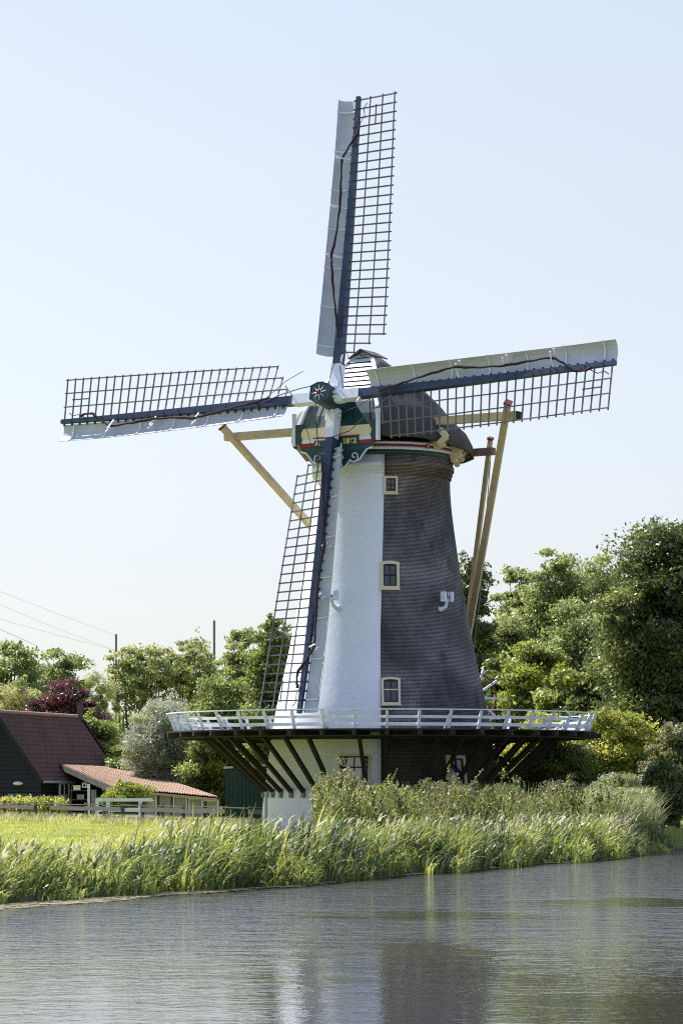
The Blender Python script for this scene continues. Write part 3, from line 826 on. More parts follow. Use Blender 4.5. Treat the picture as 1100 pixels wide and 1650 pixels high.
# boss
def boss():
    FR = sail_frame(0, 0)
    def P(x, y, z): return FR @ V(x, y, z)
    mb = MB()
    oct_ = lambda s, h: [(s * .5, .44 * s), (-s * .5, .44 * s), (-s * .40 - .0, .44 * s)]
    hexa = [(.30, .42), (-.26, .42), (-.42, .12), (-.42, -.12), (-.26, -.42), (.30, -.42), (.42, -.12), (.42, .12)]
    mb.add([P(x, y, z) for z in (-.9, .95) for x, y in hexa], [tuple(range(7, -1, -1)), tuple(range(8, 16))] + [(i, (i + 1) % 8, 8 + (i + 1) % 8, 8 + i) for i in range(8)])
    o = mb.build('windshaft_head', GREEN, mill)
    mb = MB(); mb.tube([P(0, 0, -.6), P(0, 0, -3.4)], .34, 12); mb.build('windshaft', DECKD, o)
    mb = MB(); mb.grid([[P(x * f, y * f, z) for x, y in hexa] for f, z in ((1.03, .86), (1.03, .97), (.98, .97), (.98, .86))], 0, True); mb.build('head_rim', NAVY, o)
    mb = MB()
    for k in range(8):
        a = k * pi / 4 + .1; r = .36
        c, s = cos(a), sin(a)
        mb.add([P(-s * .035, c * .035, .965), P(s * .035, -c * .035, .965), P(c * r, s * r, .965), P(0, 0, .99)], [(0, 2, 3), (3, 2, 1)])
    mb.build('star', TIMB, o)
    mb = MB(); mb.ball(P(0, 0, 1.0), .10); mb.build('ball', RED, o, True)
    mb = MB()
    mb.tube([P(.15, .1, .3), P(1.1, -.35, .7), P(1.4, -.3, .4)], .018, 4)
    mb.tube([P(.6, .3, .3), P(.45, 1.3, .42), P(.25, 2.1, .5), P(-.05, 3.2, .45)], .022, 4)
    mb.tube([P(-.3, .35, .6), P(-1.2, .05, .9), P(-2.2, -.05, .7), P(-3.0, .12, .3)], .02, 4)
    mb.tube([P(-1.7, -.2, .2), P(-1.6, -1.3, .5), P(-1.0, -2.4, .8), P(-.35, -3.3, .75)], .02, 4)
    mb.tube([P(1.4, -.25, .0), P(.3, -.7, .3), P(-.1, -.9, .35)], .02, 4)
    mb.build('rigging', ROPE, o)
boss()

# floodlights on the wall
def floodlight(px, py, label, flip):
    az, z = wall_at(px, py); p = wallpt(az, z, 0) + AX
    r = empty('floodlight', p, label, 'floodlight', 'floodlights fixed to the mill tower', az)
    mb = MB(); mb.tube([V(-.05 * flip, .05, -.3), V(-.1 * flip, -.18, -.38), V(-.02 * flip, -.35, -.25), V(0, -.4, .0), V(0, -.4, .12)], [.11, .10, .07, .055, .05], 8); mb.build('arm', TIMB, r, True)
    for s in (-1, 1):
        mb = MB(); mb.box((s * .20, -.4, .14), (.14, .22, .40)); mb.box((s * .20, -.52, .14), (.10, .03, .34)); mb.build('lamp_housing', TIMB, r)
    mb = MB(); mb.box((0, -.4, .12), (.24, .1, .1)); mb.build('crossbar', IRON, r)
floodlight(543, 966, 'small twin grey floodlight on the white plastered side of the tower', -1)
floodlight(709, 968, 'small twin white floodlight on the dark brick side of the tower', 1)

# ------------------------------------------------------------------ pantile roofs
def pantile(name, A, B, C, D, tw_, th, mat, parent, org):
    """A top-left, B top-right, C bottom-right, D bottom-left"""
    A, B, C, D = [Vector(p) - org for p in (A, B, C, D)]
    nu = max(4, int(((B - A).length + (C - D).length) / 2 / tw_)); nv = max(3, int(((D - A).length + (C - B).length) / 2 / th))
    nn = (B - A).cross(D - A).normalized()
    if nn.z < 0: nn = -nn
    mb = MB(); S = 5
    for j in range(nv):
        rows = []
        for e, vv2 in ((0, j / nv), (1, (j + 1.12) / nv)):
            row = []
            for i in range(nu * S + 1):
                u = i / (nu * S); v = min(vv2, 1.03)
                p = A * (1 - u) * (1 - v) + B * u * (1 - v) + C * u * v + D * (1 - u) * v
                ph = (i % S) / S
                h = .035 * sin(2 * pi * ph) + .015
                row.append(p + nn * (h + e * .035 + .008 * sin(i * 12.9 + j * 78.2)))
            rows.append(row)
        rows.append([p - nn * .035 for p in rows[-1]])
        mb.grid(rows)
    o = mb.build(name, mat, parent)
    for t_ in (.10, .18):
        if t_ == .10: mb = MB()
        mb.grid([[A * (1 - u / 8) * (1 - v / 8) + B * u / 8 * (1 - v / 8) + C * u / 8 * v / 8 + D * (1 - u / 8) * v / 8 - nn * t_ for u in range(9)] for v in range(9)])
    mb.build('roof_deck', DECKD, o)
    return o

def barn():
    r = V(.283, .959, 0).normalized(); g = V(.959, -.283, 0).normalized()
    A0 = V(-20.6, 172, 0); hw = 2.75; zr = 6.27; ze = 2.35; Lb = 13.0
    root = empty('barn', A0, 'black boarded barn with steep dark red tiled roof at the left edge', 'barn')
    def P(a, b, z): return A0 + r * a + g * b + V(0, 0, z)
    org = A0
    pantile('roof', P(-.35, 0, zr), P(Lb, 0, zr), P(Lb, hw + .15, ze - .2), P(-.35, hw + .15, ze - .2), .24, .33, TILE_D, root, org)
    pantile('roof', P(-.35, 0, zr), P(Lb, 0, zr), P(Lb, -hw - .15, ze - .2), P(-.35, -hw - .15, ze - .2), .24, .33, TILE_D, root, org)
    mb = MB(); mb.add([P(0, -hw, -.1) - org, P(0, hw, -.1) - org, P(0, hw, ze) - org, P(0, 0, zr - .12) - org, P(0, -hw, ze) - org,
                       P(Lb, -hw, -.1) - org, P(Lb, hw, -.1) - org, P(Lb, hw, ze) - org, P(Lb, 0, zr - .12) - org, P(Lb, -hw, ze) - org],
                      [(0, 1, 2, 3, 4), (9, 8, 7, 6, 5), (0, 5, 6, 1), (1, 6, 7, 2), (4, 3, 8, 9)[::-1], (0, 4, 9, 5)][:4] + [(0, 4, 9, 5)])
    w = mb.build('wall', BLACKW, root)
    z = .1; bd = MB()
    while z < zr - .3:
        f = 1 if z < ze else (zr - z) / (zr - ze); f2 = 1 if z + .26 < ze else (zr - z - .26) / (zr - ze); f2 = max(f2, 0)
        wob = .02 * sin(z * 17)
        bd.add([P(-.07 + wob, -hw * f, z) - org, P(-.07 + wob, hw * f, z) - org, P(-.02, hw * f2, z + .28) - org, P(-.02, -hw * f2, z + .28) - org, P(0, -hw * f, z) - org, P(0, hw * f, z) - org], [(0, 1, 2, 3), (4, 5, 1, 0)])
        if z < ze - .2: bd.add([P(0, hw + .07, z) - org, P(Lb, hw + .07, z) - org, P(Lb, hw + .02, z + .28) - org, P(0, hw + .02, z + .28) - org, P(0, hw, z) - org, P(Lb, hw, z) - org], [(0, 1, 2, 3), (4, 5, 1, 0)])
        z += .27
    bd.build('cladding', BLACKW, w)
    for pa, pb, w_, h_ in ((P(-.42, 0, zr - .12), P(-.42, hw + .2, ze - .34), .06, .26), (P(-.42, 0, zr - .12), P(-.42, -hw - .2, ze - .34), .06, .26), (P(Lb + .05, 0, zr + .02), P(Lb + .05, hw + .2, ze - .16), .12, .3)):
        mb = MB(); mb.beam(pa - org, pb - org, w_, h_); mb.build('verge_board', BLACKW, root)
    mb = MB()
    for i in range(32):
        a = -.35 + i * .42; mb.tube([P(a, 0, zr + .02) - org, P(a + .44, 0, zr + .05) - org], [.11, .13], 8)
    mb.build('ridge_tiles', TILE_L, root)
    mb = MB(); mb.tube([P(-.3, hw + .28, ze - .28) - org, P(4.6, hw + .28, ze - .3) - org], .08, 6); mb.build('gutter', GUTT, root)
    mb = MB(); mb.tube([P(4.5, hw + .24, ze - .3) - org, P(4.45, hw + .14, ze - .6) - org, P(4.45, hw + .14, 0) - org], .055, 6); mb.build('drainpipe', GUTT, root)
    mb = MB(); c = P(3.35, hw + .12, 1.25) - org
    R = Matrix((g, r, V(0, 0, 1))).transposed()
    for s in (-1, 1): mb.box(c + r * (s * .72), (.1, .12, 1.5), R)
    for s in (-1, 0, 1): mb.box(c + V(0, 0, s * .72), (.1, 1.44, .1), R)
    mb.box(c, (.08, .06, 1.4), R)
    wi = mb.build('window', TIMB, root)
    mb = MB(); mb.box(c - g * .02, (.03, 1.4, 1.4), R); mb.build('pane', GLASS, wi)
    mb = MB(); mb.box(P(-.1, 1.35, 1.0) - org, (1.15, .08, .75), Matrix.Rotation(-.287, 3, 'Z')); mb.build('shutter', TEAL, root)
    mb = MB(); mb.ball(P(-.14, 1.3, 1.98) - org, (.32, .14, .12), n=10); mb.build('wall_lamp', TIMB, root, True)
    mb = MB(); mb.box(P(Lb - .1, .1, zr + .35) - org, (.35, .35, 1.1)); mb.box(P(Lb - .1, .1, zr + .92) - org, (.45, .45, .08)); mb.build('chimney', GREYW, root)
barn()

def annex():
    A = V(-17.2, 175.4, 3.15); B = V(-13.4, 186.0, 2.92); Dp = at(182, 1269, 168.5); C = at(350, 1284.5, 161)
    root = empty('annex', V(-12, 168, 0), 'low annex with bright orange pantile roof and pale panels between barn and mill', 'outbuilding')
    org = root.location.copy()
    pantile('roof', A, B, C, Dp, .25, .34, TILE_L, root, org)
    mb = MB()   # walls under the eave
    d = (C - Dp); d.z = 0; d.normalize(); nrm2 = V(d.y, -d.x, 0)
    if nrm2.y > 0: nrm2 = -nrm2
    back = V(-nrm2.x, -nrm2.y, 0) * .45
    P0 = Dp + back + d * 2.4; P1 = C + back - d * .3
    zz0, zz1 = P0.z - .08, P1.z - .10
    mb.add([V(P0.x, P0.y, 0) - org, V(P1.x, P1.y, 0) - org, V(P1.x, P1.y, zz1) - org, V(P0.x, P0.y, zz0) - org], [(0, 1, 2, 3)])
    P2 = P1 + V(-1.5, 12, 0)
    mb.add([V(P1.x, P1.y, 0) - org, V(P2.x, P2.y, 0) - org, V(P2.x, P2.y, zz1 + .1) - org, V(P1.x, P1.y, zz1) - org], [(0, 1, 2, 3)])
    w = mb.build('wall', DECKD, root)
    n = 5
    for i in range(n):
        a = P0.lerp(P1, (i + .08) / n); b = P0.lerp(P1, (i + .92) / n); m_ = MB(); o_ = nrm2 * .04
        zt = min(a.z, b.z) - .22
        m_.add([V(a.x, a.y, .1) - org + o_, V(b.x, b.y, .1) - org + o_, V(b.x, b.y, zt) - org + o_, V(a.x, a.y, zt) - org + o_], [(0, 1, 2, 3)])
        m_.build('wall_panel', GREYP, w)
        m_ = MB()
        for q in (a, b): m_.beam(V(q.x, q.y, 0) - org + o_ * 2, V(q.x, q.y, zt + .04) - org + o_ * 2, .09, .06, up=(0, 1, 0))
        m_.beam(V(a.x, a.y, zt) - org + o_ * 2, V(b.x, b.y, zt) - org + o_ * 2, .06, .09)
        m_.build('panel_frame', TIMB if i != 1 else GREYW, w)
    mb = MB(); mb.beam(A + V(-.1, -.25, -.12) - org, Dp + V(-.1, -.15, -.14) - org, .06, .34); mb.build('verge_board', GREYW, root)
    mb = MB(); mb.beam(Dp + V(0, -.12, -.16) - org, C + V(0, -.12, -.16) - org, .08, .12); mb.build('fascia', BROWNU, root)
    # open porch: dark back wall, post, shelf
    q0 = V(-16.3, 176.6, 0) - org; q1 = V(Dp.x + 1.2, Dp.y + 5, 0) - org
    mb = MB(); mb.add([q0, q1, q1 + V(0, 0, 2.0), q0 + V(0, 0, 2.9)], [(0, 1, 2, 3)]); mb.build('porch_wall', BLACKW, root)
    for px, w_ in ((143, .16),): 
        p = at(px, 1300, 170) - org; p.z = 0; mb = MB(); mb.beam(p, p + V(0, 0, 1.95), w_, .14, up=(0, 1, 0)); mb.build('post', TIMB, root)
    for z in (1.0, 1.55):
        p = at(127, 1280, 171.5) - org; p.z = z; mb = MB(); mb.box(p, (1.2, .3, .05)); mb.build('shelf', GREYW, root)
    p = at(151, 1280, 171) - org; p.z = .9; mb = MB(); mb.box(p, (.32, .05, 1.4)); mb.build('door_leaf', GREYP, root)
    return root
annex()
bh = empty('birdhouse', at(136, 1266, 169.3), 'small pale birdhouse hanging under the orange roof edge', 'birdhouse')
mb = MB(); mb.box((0, 0, 0), (.26, .22, .26)); mb.build('box', TIMB, bh)
mb = MB(); mb.prism([(-.18, -.15, .13), (.18, -.15, .13), (0, -.15, .3)], (0, .3, 0)); mb.build('roof', GREYW, bh)
mb = MB(); mb.tube([(0, -.12, 0), (0, -.1, 0)], .09, 8); mb.build('hole', DECKD, bh)
for (px, py, lab) in ((124, 1273, 'pale storage box on the upper porch shelf'), (130, 1287, 'grey storage box on the lower porch shelf')):
    p = at(px, py, 171.2); mb = MB(); mb.box((0, 0, 0), (.42, .25, .26)); mb.box((0, 0, .14), (.45, .28, .04)); o = mb.build('storage_box', CREAM if py < 1280 else GREYP, loc=p); tag(o, lab, 'box', 'boxes on the porch shelves')
    o.location.z = 1.16 if py > 1280 else 1.71

# green shed behind the stage
def shed():
    p = at(396, 1300, 128); p.z = 0
    root = empty('garden_shed', p, 'dark green boarded shed with pale roof edge behind the stage struts', 'shed')
    mb = MB(); mb.box((0, 1.2, 1.3), (1.85, 2.4, 2.6))
    for i in range(10): mb.box((-.84 + i * .187, -.012, 1.3), (.16, .03, 2.55))
    mb.build('wall', SHED, root)
    mb = MB(); mb.prism([(-1.0, -.12, 2.62), (1.0, -.12, 2.74), (1.0, -.12, 2.83), (-1.0, -.12, 2.71)], (0, 2.6, 0)); mb.build('roof', GUTT, root)
shed()
# grey stand pipe at the tower foot
p = at(428.5, 1305, 113.6); p.z = 0
mb = MB(); mb.tube([(0, 0, 0), (0, 0, 1.5)], .06, 8); mb.ball((0, 0, 1.55), .09); o = mb.build('stand_pipe', GUTT, loc=p); tag(o, 'grey upright pipe at the foot of the white tower wall', 'pipe')

# ------------------------------------------------------------------ fence, white gate
def fence():
    P0 = V(-24.5, 167, 0); P1 = V(-.6, 114.2, 0); d = (P1 - P0); Ln = d.length; d.normalize(); nn = V(-d.y, d.x, 0)
    root = empty('paddock_fence', P0, 'long weathered grey timber fence running from the hedge to the tower', 'fence')
    n = 22
    for i in range(n + 1):
        q = d * (Ln * i / n); h = 1.02 + .05 * sin(i * 2.3)
        mb = MB(); mb.box(q + V(0, 0, h / 2), (.16, .13, h), Matrix.Rotation(atan2(d.y, d.x) + .03 * sin(i * 5), 3, 'Z')); 
        if i in (17, 20): mb.ball(q + V(0, 0, h + .06), .1)
        mb.build('post', GREYW, root)
        if i < n:
            q2 = d * (Ln * (i + 1) / n)
            for z, hh, k in ((.93, .05, 0), (.74, .20, 1), (.30, .18, 2)):
                if k == 1 and i % 5 == 3: continue
                mb = MB(); o_ = nn * .09
                mb.beam(q + V(0, 0, z + .02 * sin(i * 3 + k)) - o_ * (1 if nn.y > 0 else -1), q2 + V(0, 0, z + .02 * sin(i * 4.1 + k)) - o_ * (1 if nn.y > 0 else -1), .04, hh); mb.build('rail', GREYW, root)
        if i in (12, 17): mb = MB(); mb.beam(q + V(0, -.1, .85), q + d * 1.1 + V(0, -.1, .05), .08, .1); mb.build('strut', GREYW, root)
fence()
def gate():
    p = at(200, 1300, 146); p.z = 0
    root = empty('garden_gate', p, 'white painted timber gate with two posts in front of a round bush', 'gate')
    w = 2.75
    for x, hh in ((-w / 2, .9), (-w / 2 + .55, 1.0), (w / 2 - .55, .98)):
        mb = MB(); mb.box((x, 0, hh / 2 + .1), (.17, .14, hh + .2)); mb.build('post', TIMB, root)
    for z, h in ((1.13, .16), (.62, .2), (.3, .14)):
        mb = MB(); mb.box((0, -.09, z), (w + .15, .05, h)); mb.build('rail', TIMB, root)
gate()

# ------------------------------------------------------------------ poles and wires
for (px, pt, d, lab) in ((187, 1022, 230, 'thin dark pole above the treetops left of the taller one'), (345, 1000, 215, 'taller thin dark pole beside the sparse trees near the mill')):
    p = at(px, pt, d); mb = MB(); mb.tube([(0, 0, 0), (0, 0, p.z)], [.13, .09], 8)
    mb.box((0, 0, p.z - .15), (.16, .16, .3)); o = mb.build('pole', IRON, loc=(p.x, p.y, 0)); tag(o, lab, 'pole', 'poles behind the trees')
for i, (a, m_, b, lab) in enumerate((((-20, 945, 170), (90, 988, 200), (187, 1024, 230), 'uppermost thin overhead wire at the left, ending on the pole'),
                     ((-20, 965, 170), (80, 1008, 200), (185, 1048, 230), 'second overhead wire from the top at the left'),
                     ((-20, 992, 170), (80, 1020, 200), (185, 1048, 230), 'third overhead wire from the top at the left'),
                     ((-20, 1006, 170), (20, 1023, 190), (60, 1041, 210), 'lowest and darkest overhead wire at the left edge'))):
    A_, M_, B_ = at(*a), at(*m_), at(*b); pts = []
    for k in range(15):
        t = k / 14; pts.append(A_ * ((1 - t) * (1 - 2 * t)) + M_ * (4 * t * (1 - t)) + B_ * (t * (2 * t - 1)))
    mb = MB(); mb.tube([p - A_ for p in pts], .010 if i < 3 else .014, 4); o = mb.build('overhead_wire', WIRE if i < 3 else IRON, loc=A_); tag(o, lab, 'wire', 'overhead wires at the left')

# ------------------------------------------------------------------ foliage
G_OAK = leaf_mat('leaf_deep_green', (.028, .050, .014), (.12, .16, .045), .35)
G_MID = leaf_mat('leaf_mid_green', (.075, .11, .026), (.23, .28, .08), .48)
G_ASH = leaf_mat('leaf_soft_green', (.12, .155, .05), (.30, .345, .13), .48)
G_YEL = leaf_mat('leaf_yellow_green', (.17, .20, .03), (.44, .44, .085), .45)
G_LIM = leaf_mat('leaf_lime', (.11, .15, .02), (.29, .33, .05), .4)
G_SIL = leaf_mat('leaf_silver', (.16, .18, .12), (.40, .42, .31), .4)
G_WIL = leaf_mat('leaf_willow', (.20, .22, .07), (.40, .40, .17), .45)
G_RED = leaf_mat('leaf_copper', (.05, .018, .022), (.16, .055, .052), .35)
G_OAK2 = leaf_mat('leaf_olive_green', (.055, .075, .018), (.20, .23, .065), .4)
G_RED2 = leaf_mat('leaf_bronze', (.06, .035, .025), (.17, .10, .06), .35)
G_BRN = leaf_mat('leaf_brownish', (.095, .10, .04), (.25, .245, .115), .4)

def leaves(cent, rad_, n, size, rg, up=.35, aspect=.55):
    """n leaf quads scattered in an ellipsoidal clump"""
    d = rg.normal(size=(n, 3)); d /= np.linalg.norm(d, axis=1)[:, None]
    r = rg.random(n) ** .42 * (1 + .17 * rg.normal(size=n))
    p = np.array(cent) + d * r[:, None] * np.array(rad_)
    a = rg.normal(size=(n, 3)); a /= np.linalg.norm(a, axis=1)[:, None]
    nn = rg.normal(size=(n, 3)) + np.array([0, 0, up * 2]); 
    b = np.cross(nn, a); b /= (np.linalg.norm(b, axis=1)[:, None] + 1e-6)
    s = size * (.6 + .8 * rg.random(n))
    a = a * s[:, None]; b = b * (s * aspect)[:, None]
    return np.stack([p - a, p + b * .9 - a * .1, p + a, p - b * .9 - a * .1], axis=1)

def tree(name, label, cat, px, d, top, width, mat, seed, group=None, base=.22, clumps=70, per=260, leaf=.17, droop=0, sparse=0, depth=None, trunks=1, low=None, crad=None):
    """px centre column, d distance, top row in the photo, width in pixels"""
    rg = np.random.default_rng(seed); rr = random.Random(seed)
    sc = F / d; H = CZ + (HOR - top) / sc; W = width / sc / 2; Dp = depth or W * .9
    p = at(px, HOR, d); root = empty(name, (p.x, p.y, 0), label, cat, group)
    z0 = H * base if low is None else low
    cz = (H + z0) / 2; rz = (H - z0) / 2
    cr = crad or max(.5, min(W, rz) * .34)
    L_ = []; br = MB(); tips = []
    ga = pi * (3 - sqrt(5))
    for i in range(clumps):
        y = 1 - 2 * (i + .5) / clumps; th = ga * i + rr.random() * .8
        rho = sqrt(max(0, 1 - y * y)); k = .62 + .42 * rr.random() if i % 3 else .25 + .4 * rr.random()
        lump = 1 + .16 * sin(3 * th + seed) + .12 * sin(5 * y + seed * 2)
        c = V(cos(th) * rho * (W - cr * .6) * k * lump, sin(th) * rho * (Dp - cr * .6) * k * lump, cz + y * (rz - cr * .5) * (k if y < 0 else min(1, k + .08)))
        if sparse and rr.random() < sparse and c.z < cz + rz * .45: 
            tips.append(c); continue
        q = cr * (.42 + .8 * rr.random())
        L_.append(leaves(c, (q * 1.1, q * 1.1, q * (.52 + droop)), int(per * 1.9 * (.5 + q / cr * .6)), leaf * .74, rg, up=.35 if not droop else 0, aspect=.55 if not droop else .25))
        tips.append(c)
        # stray sprays outside the clump
        if i % 2 == 0:
            o = c + V(rr.gauss(0, 1), rr.gauss(0, 1), rr.gauss(.3, .8)).normalized() * q * 1.15
            L_.append(leaves(o, (q * .35, q * .35, q * .4), int(per * .22), leaf * .74, rg))
    allv = np.concatenate(L_); mats_ = mat if isinstance(mat, (list, tuple)) else [mat]
    mi_ = None
    if len(mats_) > 1:
        pr = [.62, .38] if len(mats_) == 2 else [.5, .3, .2]
        mi_ = np.concatenate([np.full(len(q_), rg.choice(len(mats_), p=pr)) for q_ in L_]); sw_ = rg.random(len(mi_)) < .15; mi_[sw_] = rg.choice(len(mats_), sw_.sum())
    cro = obj('crown', quads_mesh('crown', allv, list(mats_), mi_), root)
    # trunk and limbs
    for t in range(trunks):
        ox = rr.uniform(-.35, .35) * W if trunks > 1 else 0; oy = rr.uniform(-.3, .3) * Dp if trunks > 1 else 0
        lean = V(ox * .6 + rr.uniform(-.4, .4), rr.uniform(-.4, .4), 0)
        th_ = max(.08, H * .018) if trunks == 1 else max(.06, H * .008)
        topz = cz + rz * .5
        pts = [V(ox, oy, -.1) + lean * (k / 5) ** 2 + V(0, 0, (topz + .1) * k / 5) for k in range(6)]
        br.tube(pts, [th_ * (1.25 - k / 5) for k in range(6)], 7)
        for c in tips[t::trunks][::2]:
            zz = max(z0 * .5, min(c.z - .4, topz * (.35 + .5 * rr.random()))); f = zz / topz
            s = V(ox, oy, 0) + lean * f * f; s.z = zz; mid = s.lerp(c, .5) + V(0, 0, -.08 * (c - s).length)
            r0 = th_ * .38 * (1.1 - f * .6); br.tube([s, mid, c], [r0, r0 * .6, .012], 5)
    br.build('trunk', BARK, root)
    return root

T = 'trees behind the mill and barn'
# right hand side
tree('oak_tree', 'tall dark green broadleaf tree at the right edge', 'tree', 1085, 132, 826, 270, [G_OAK, G_OAK2], 3, T, base=.08, clumps=210, per=300, leaf=.15)
tree('oak_tree', 'dark broadleaf tree leaning in from the right behind the thicket', 'tree', 1010, 138, 985, 175, [G_OAK2, G_OAK, G_MID], 31, T, base=.05, clumps=100, per=300, leaf=.15)
tree('acacia_tree', 'soft green feathery tree rising highest left of the dark tree on the right', 'tree', 893, 160, 876, 150, [G_ASH, G_MID], 4, T, base=.3, clumps=170, per=150, leaf=.13, crad=.8)
tree('acacia_tree', 'feathery tree crown tucked against the tall dark tree', 'tree', 965, 163, 884, 130, [G_ASH, G_MID], 44, T, base=.3, clumps=140, per=150, leaf=.13, crad=.8)
tree('acacia_tree', 'low soft green tree crown just right of the tail struts', 'tree', 832, 165, 908, 110, [G_ASH, G_MID], 41, T, base=.2, clumps=120, per=150, leaf=.13, crad=.75)
tree('elm_tree', 'greyish green open tree between the feathery and the dark tree', 'tree', 935, 150, 960, 150, [G_MID, G_ASH, G_OAK2], 5, T, base=.1, clumps=110, per=220, leaf=.12, crad=.9)
tree('elm_tree', 'dark small leaved tree peeping out right behind the brick tower', 'tree', 758, 150, 890, 84, [G_OAK, G_MID], 6, T, base=.1, clumps=90, per=200, leaf=.14, crad=.75)
tree('elm_tree', 'grey green tree filling the gap right of the tail struts', 'tree', 815, 156, 985, 110, [G_MID, G_OAK2], 61, T, base=.05, clumps=90, per=240, leaf=.14, crad=.9)
tree('maple_tree', 'bright yellow green tree behind the right end of the stage', 'tree', 862, 142, 1015, 115, [G_LIM, G_MID, G_MID], 7, T, base=.4, clumps=60, per=150, leaf=.17, crad=.7)
tree('maple_tree', 'deep green bushy tree behind the winding wheel', 'tree', 822, 145, 1048, 150, [G_OAK2, G_MID, G_OAK], 8, T, base=.03, clumps=110, per=280, leaf=.16)
tree('maple_tree', 'yellow flecked tree under the dark tree above the golden bush', 'tree', 925, 139, 1070, 130, [G_MID, G_OAK2, G_LIM], 81, T, base=.03, clumps=90, per=260, leaf=.15)
tree('golden_bush', 'large golden yellow bush beside the right end of the stage', 'bush', 985, 124, 1138, 165, [G_YEL, G_YEL, G_LIM], 9, None, base=.03, clumps=130, per=300, leaf=.11, crad=.75)
tree('golden_bush', 'yellow bush seen through the right railing of the stage', 'bush', 870, 131, 1138, 110, [G_YEL, G_LIM], 91, None, base=.03, clumps=70, per=250, leaf=.11, crad=.7)
tree('hawthorn_bush', 'brownish green bush at the right edge over the far bank', 'bush', 1092, 118, 1165, 110, [G_BRN, G_MID], 10, None, base=.05, clumps=90, per=280, leaf=.10, crad=.6)
tree('hawthorn_bush', 'shaded dark bush low at the right edge beside the far grass', 'bush', 1068, 114, 1225, 95, [G_OAK, G_OAK2], 101, None, base=.0, clumps=80, per=300, leaf=.10)
tree('ivy_bush', 'dense green bush under the right end of the stage', 'bush', 900, 122, 1190, 160, [G_MID, G_LIM, G_OAK2], 102, None, base=.0, clumps=100, per=300, leaf=.10, crad=.7)
tree('willow_bush', 'silvery leaved upright bush at the right end of the weed thicket', 'bush', 990, 103.5, 1243, 104, [G_SIL, G_BRN, G_MID], 103, None, base=.0, clumps=110, per=300, leaf=.085, droop=.1, crad=.42)
# left hand side
tree('linden_tree', 'broad green tree behind the barn at the left edge', 'tree', 20, 215, 1028, 130, [G_MID, G_ASH], 12, T, base=.2, clumps=130, per=105, leaf=.19, crad=.85)
tree('linden_tree', 'loose green tree behind the copper tree', 'tree', 100, 222, 1038, 130, [G_MID, G_ASH], 13, T, base=.2, clumps=120, per=95, leaf=.19, crad=.85)
tree('willow_tree', 'pale yellow green willow crown over the barn ridge', 'tree', 28, 195, 1085, 125, [G_WIL, G_ASH], 14, T, base=.1, clumps=80, per=280, leaf=.15, droop=.3)
tree('willow_tree', 'yellowish willow crown just right of the copper tree', 'tree', 160, 200, 1080, 80, [G_WIL, G_ASH], 141, T, base=.1, clumps=50, per=240, leaf=.15, droop=.3)
tree('copper_beech', 'dark purple red copper tree above the barn roof', 'tree', 108, 192, 1094, 140, [G_RED, G_RED2], 15, T, base=.15, clumps=90, per=260, leaf=.14, crad=.8)
tree('elder_tree', 'fresh green rounded tree at the far end of the barn roof', 'tree', 150, 188, 1140, 105, [G_LIM, G_MID], 16, T, base=.05, clumps=70, per=240, leaf=.16, crad=.75)
tree('ash_tree', 'tall thin stemmed airy tree with umbrella crown left of the mill', 'tree', 222, 205, 1034, 135, [G_ASH, G_WIL, G_MID], 17, T, base=.56, clumps=120, per=62, leaf=.15, sparse=.1, trunks=8, crad=.62)
tree('ash_tree', 'thin stemmed airy tree beside the taller pole', 'tree', 305, 207, 1026, 145, [G_ASH, G_WIL, G_MID], 18, T, base=.54, clumps=120, per=62, leaf=.15, sparse=.1, trunks=8, crad=.62)
tree('ash_tree', 'upright leafy tree just left of the down pointing sail', 'tree', 388, 200, 1000, 88, [G_ASH, G_MID], 19, T, base=.35, clumps=110, per=85, leaf=.15, trunks=3, crad=.62)
tree('elm_tree', 'dark green tree seen through the lattice of the lower sail', 'tree', 440, 165, 985, 100, [G_MID, G_OAK2], 20, T, base=.05, clumps=120, per=240, leaf=.15, crad=.9)
tree('elm_tree', 'bushy green tree over the left railing of the stage', 'tree', 362, 172, 1082, 150, [G_MID, G_OAK2, G_LIM], 21, T, base=.03, clumps=110, per=260, leaf=.15, crad=.9)
tree('silver_willow', 'silvery grey willow left of the stage railing', 'tree', 258, 175, 1120, 140, [G_SIL, G_SIL, G_ASH], 22, T, base=.03, clumps=110, per=320, leaf=.12, droop=.15, crad=.9)
tree('hazel_bush', 'glossy green bush below the left end of the stage', 'bush', 330, 178, 1165, 125, [G_MID, G_OAK2], 23, None, base=.0, clumps=90, per=280, leaf=.13, crad=.8)
tree('hazel_bush', 'low green bush between the annex roof and the willow', 'bush', 205, 182, 1185, 90, [G_LIM, G_MID], 24, None, base=.0, clumps=50, per=220, leaf=.14)
tree('round_bush', 'rounded clipped bush behind the white gate', 'bush', 203, 150, 1253, 88, [G_LIM, G_YEL], 25, None, base=.0, clumps=60, per=300, leaf=.07)
# far backdrop of woodland closing the gaps
def wood():
    rg = np.random.default_rng(5); L_ = []
    for i in range(230):
        x = rg.uniform(-62, 75); y = rg.uniform(248, 275); h = rg.uniform(5.5, 8) if x < 0 else rg.uniform(7, 13)
        q = rg.uniform(1.4, 2.4)
        for z in np.arange(.8, h, 2.0): L_.append(leaves((x, y, z), (q, q, q), 90, .32, rg))
    o = obj('distant_wood', quads_mesh('distant_wood', np.concatenate(L_), G_MID)); tag(o, 'distant belt of woodland closing the horizon', 'woodland', kind='stuff')
wood()
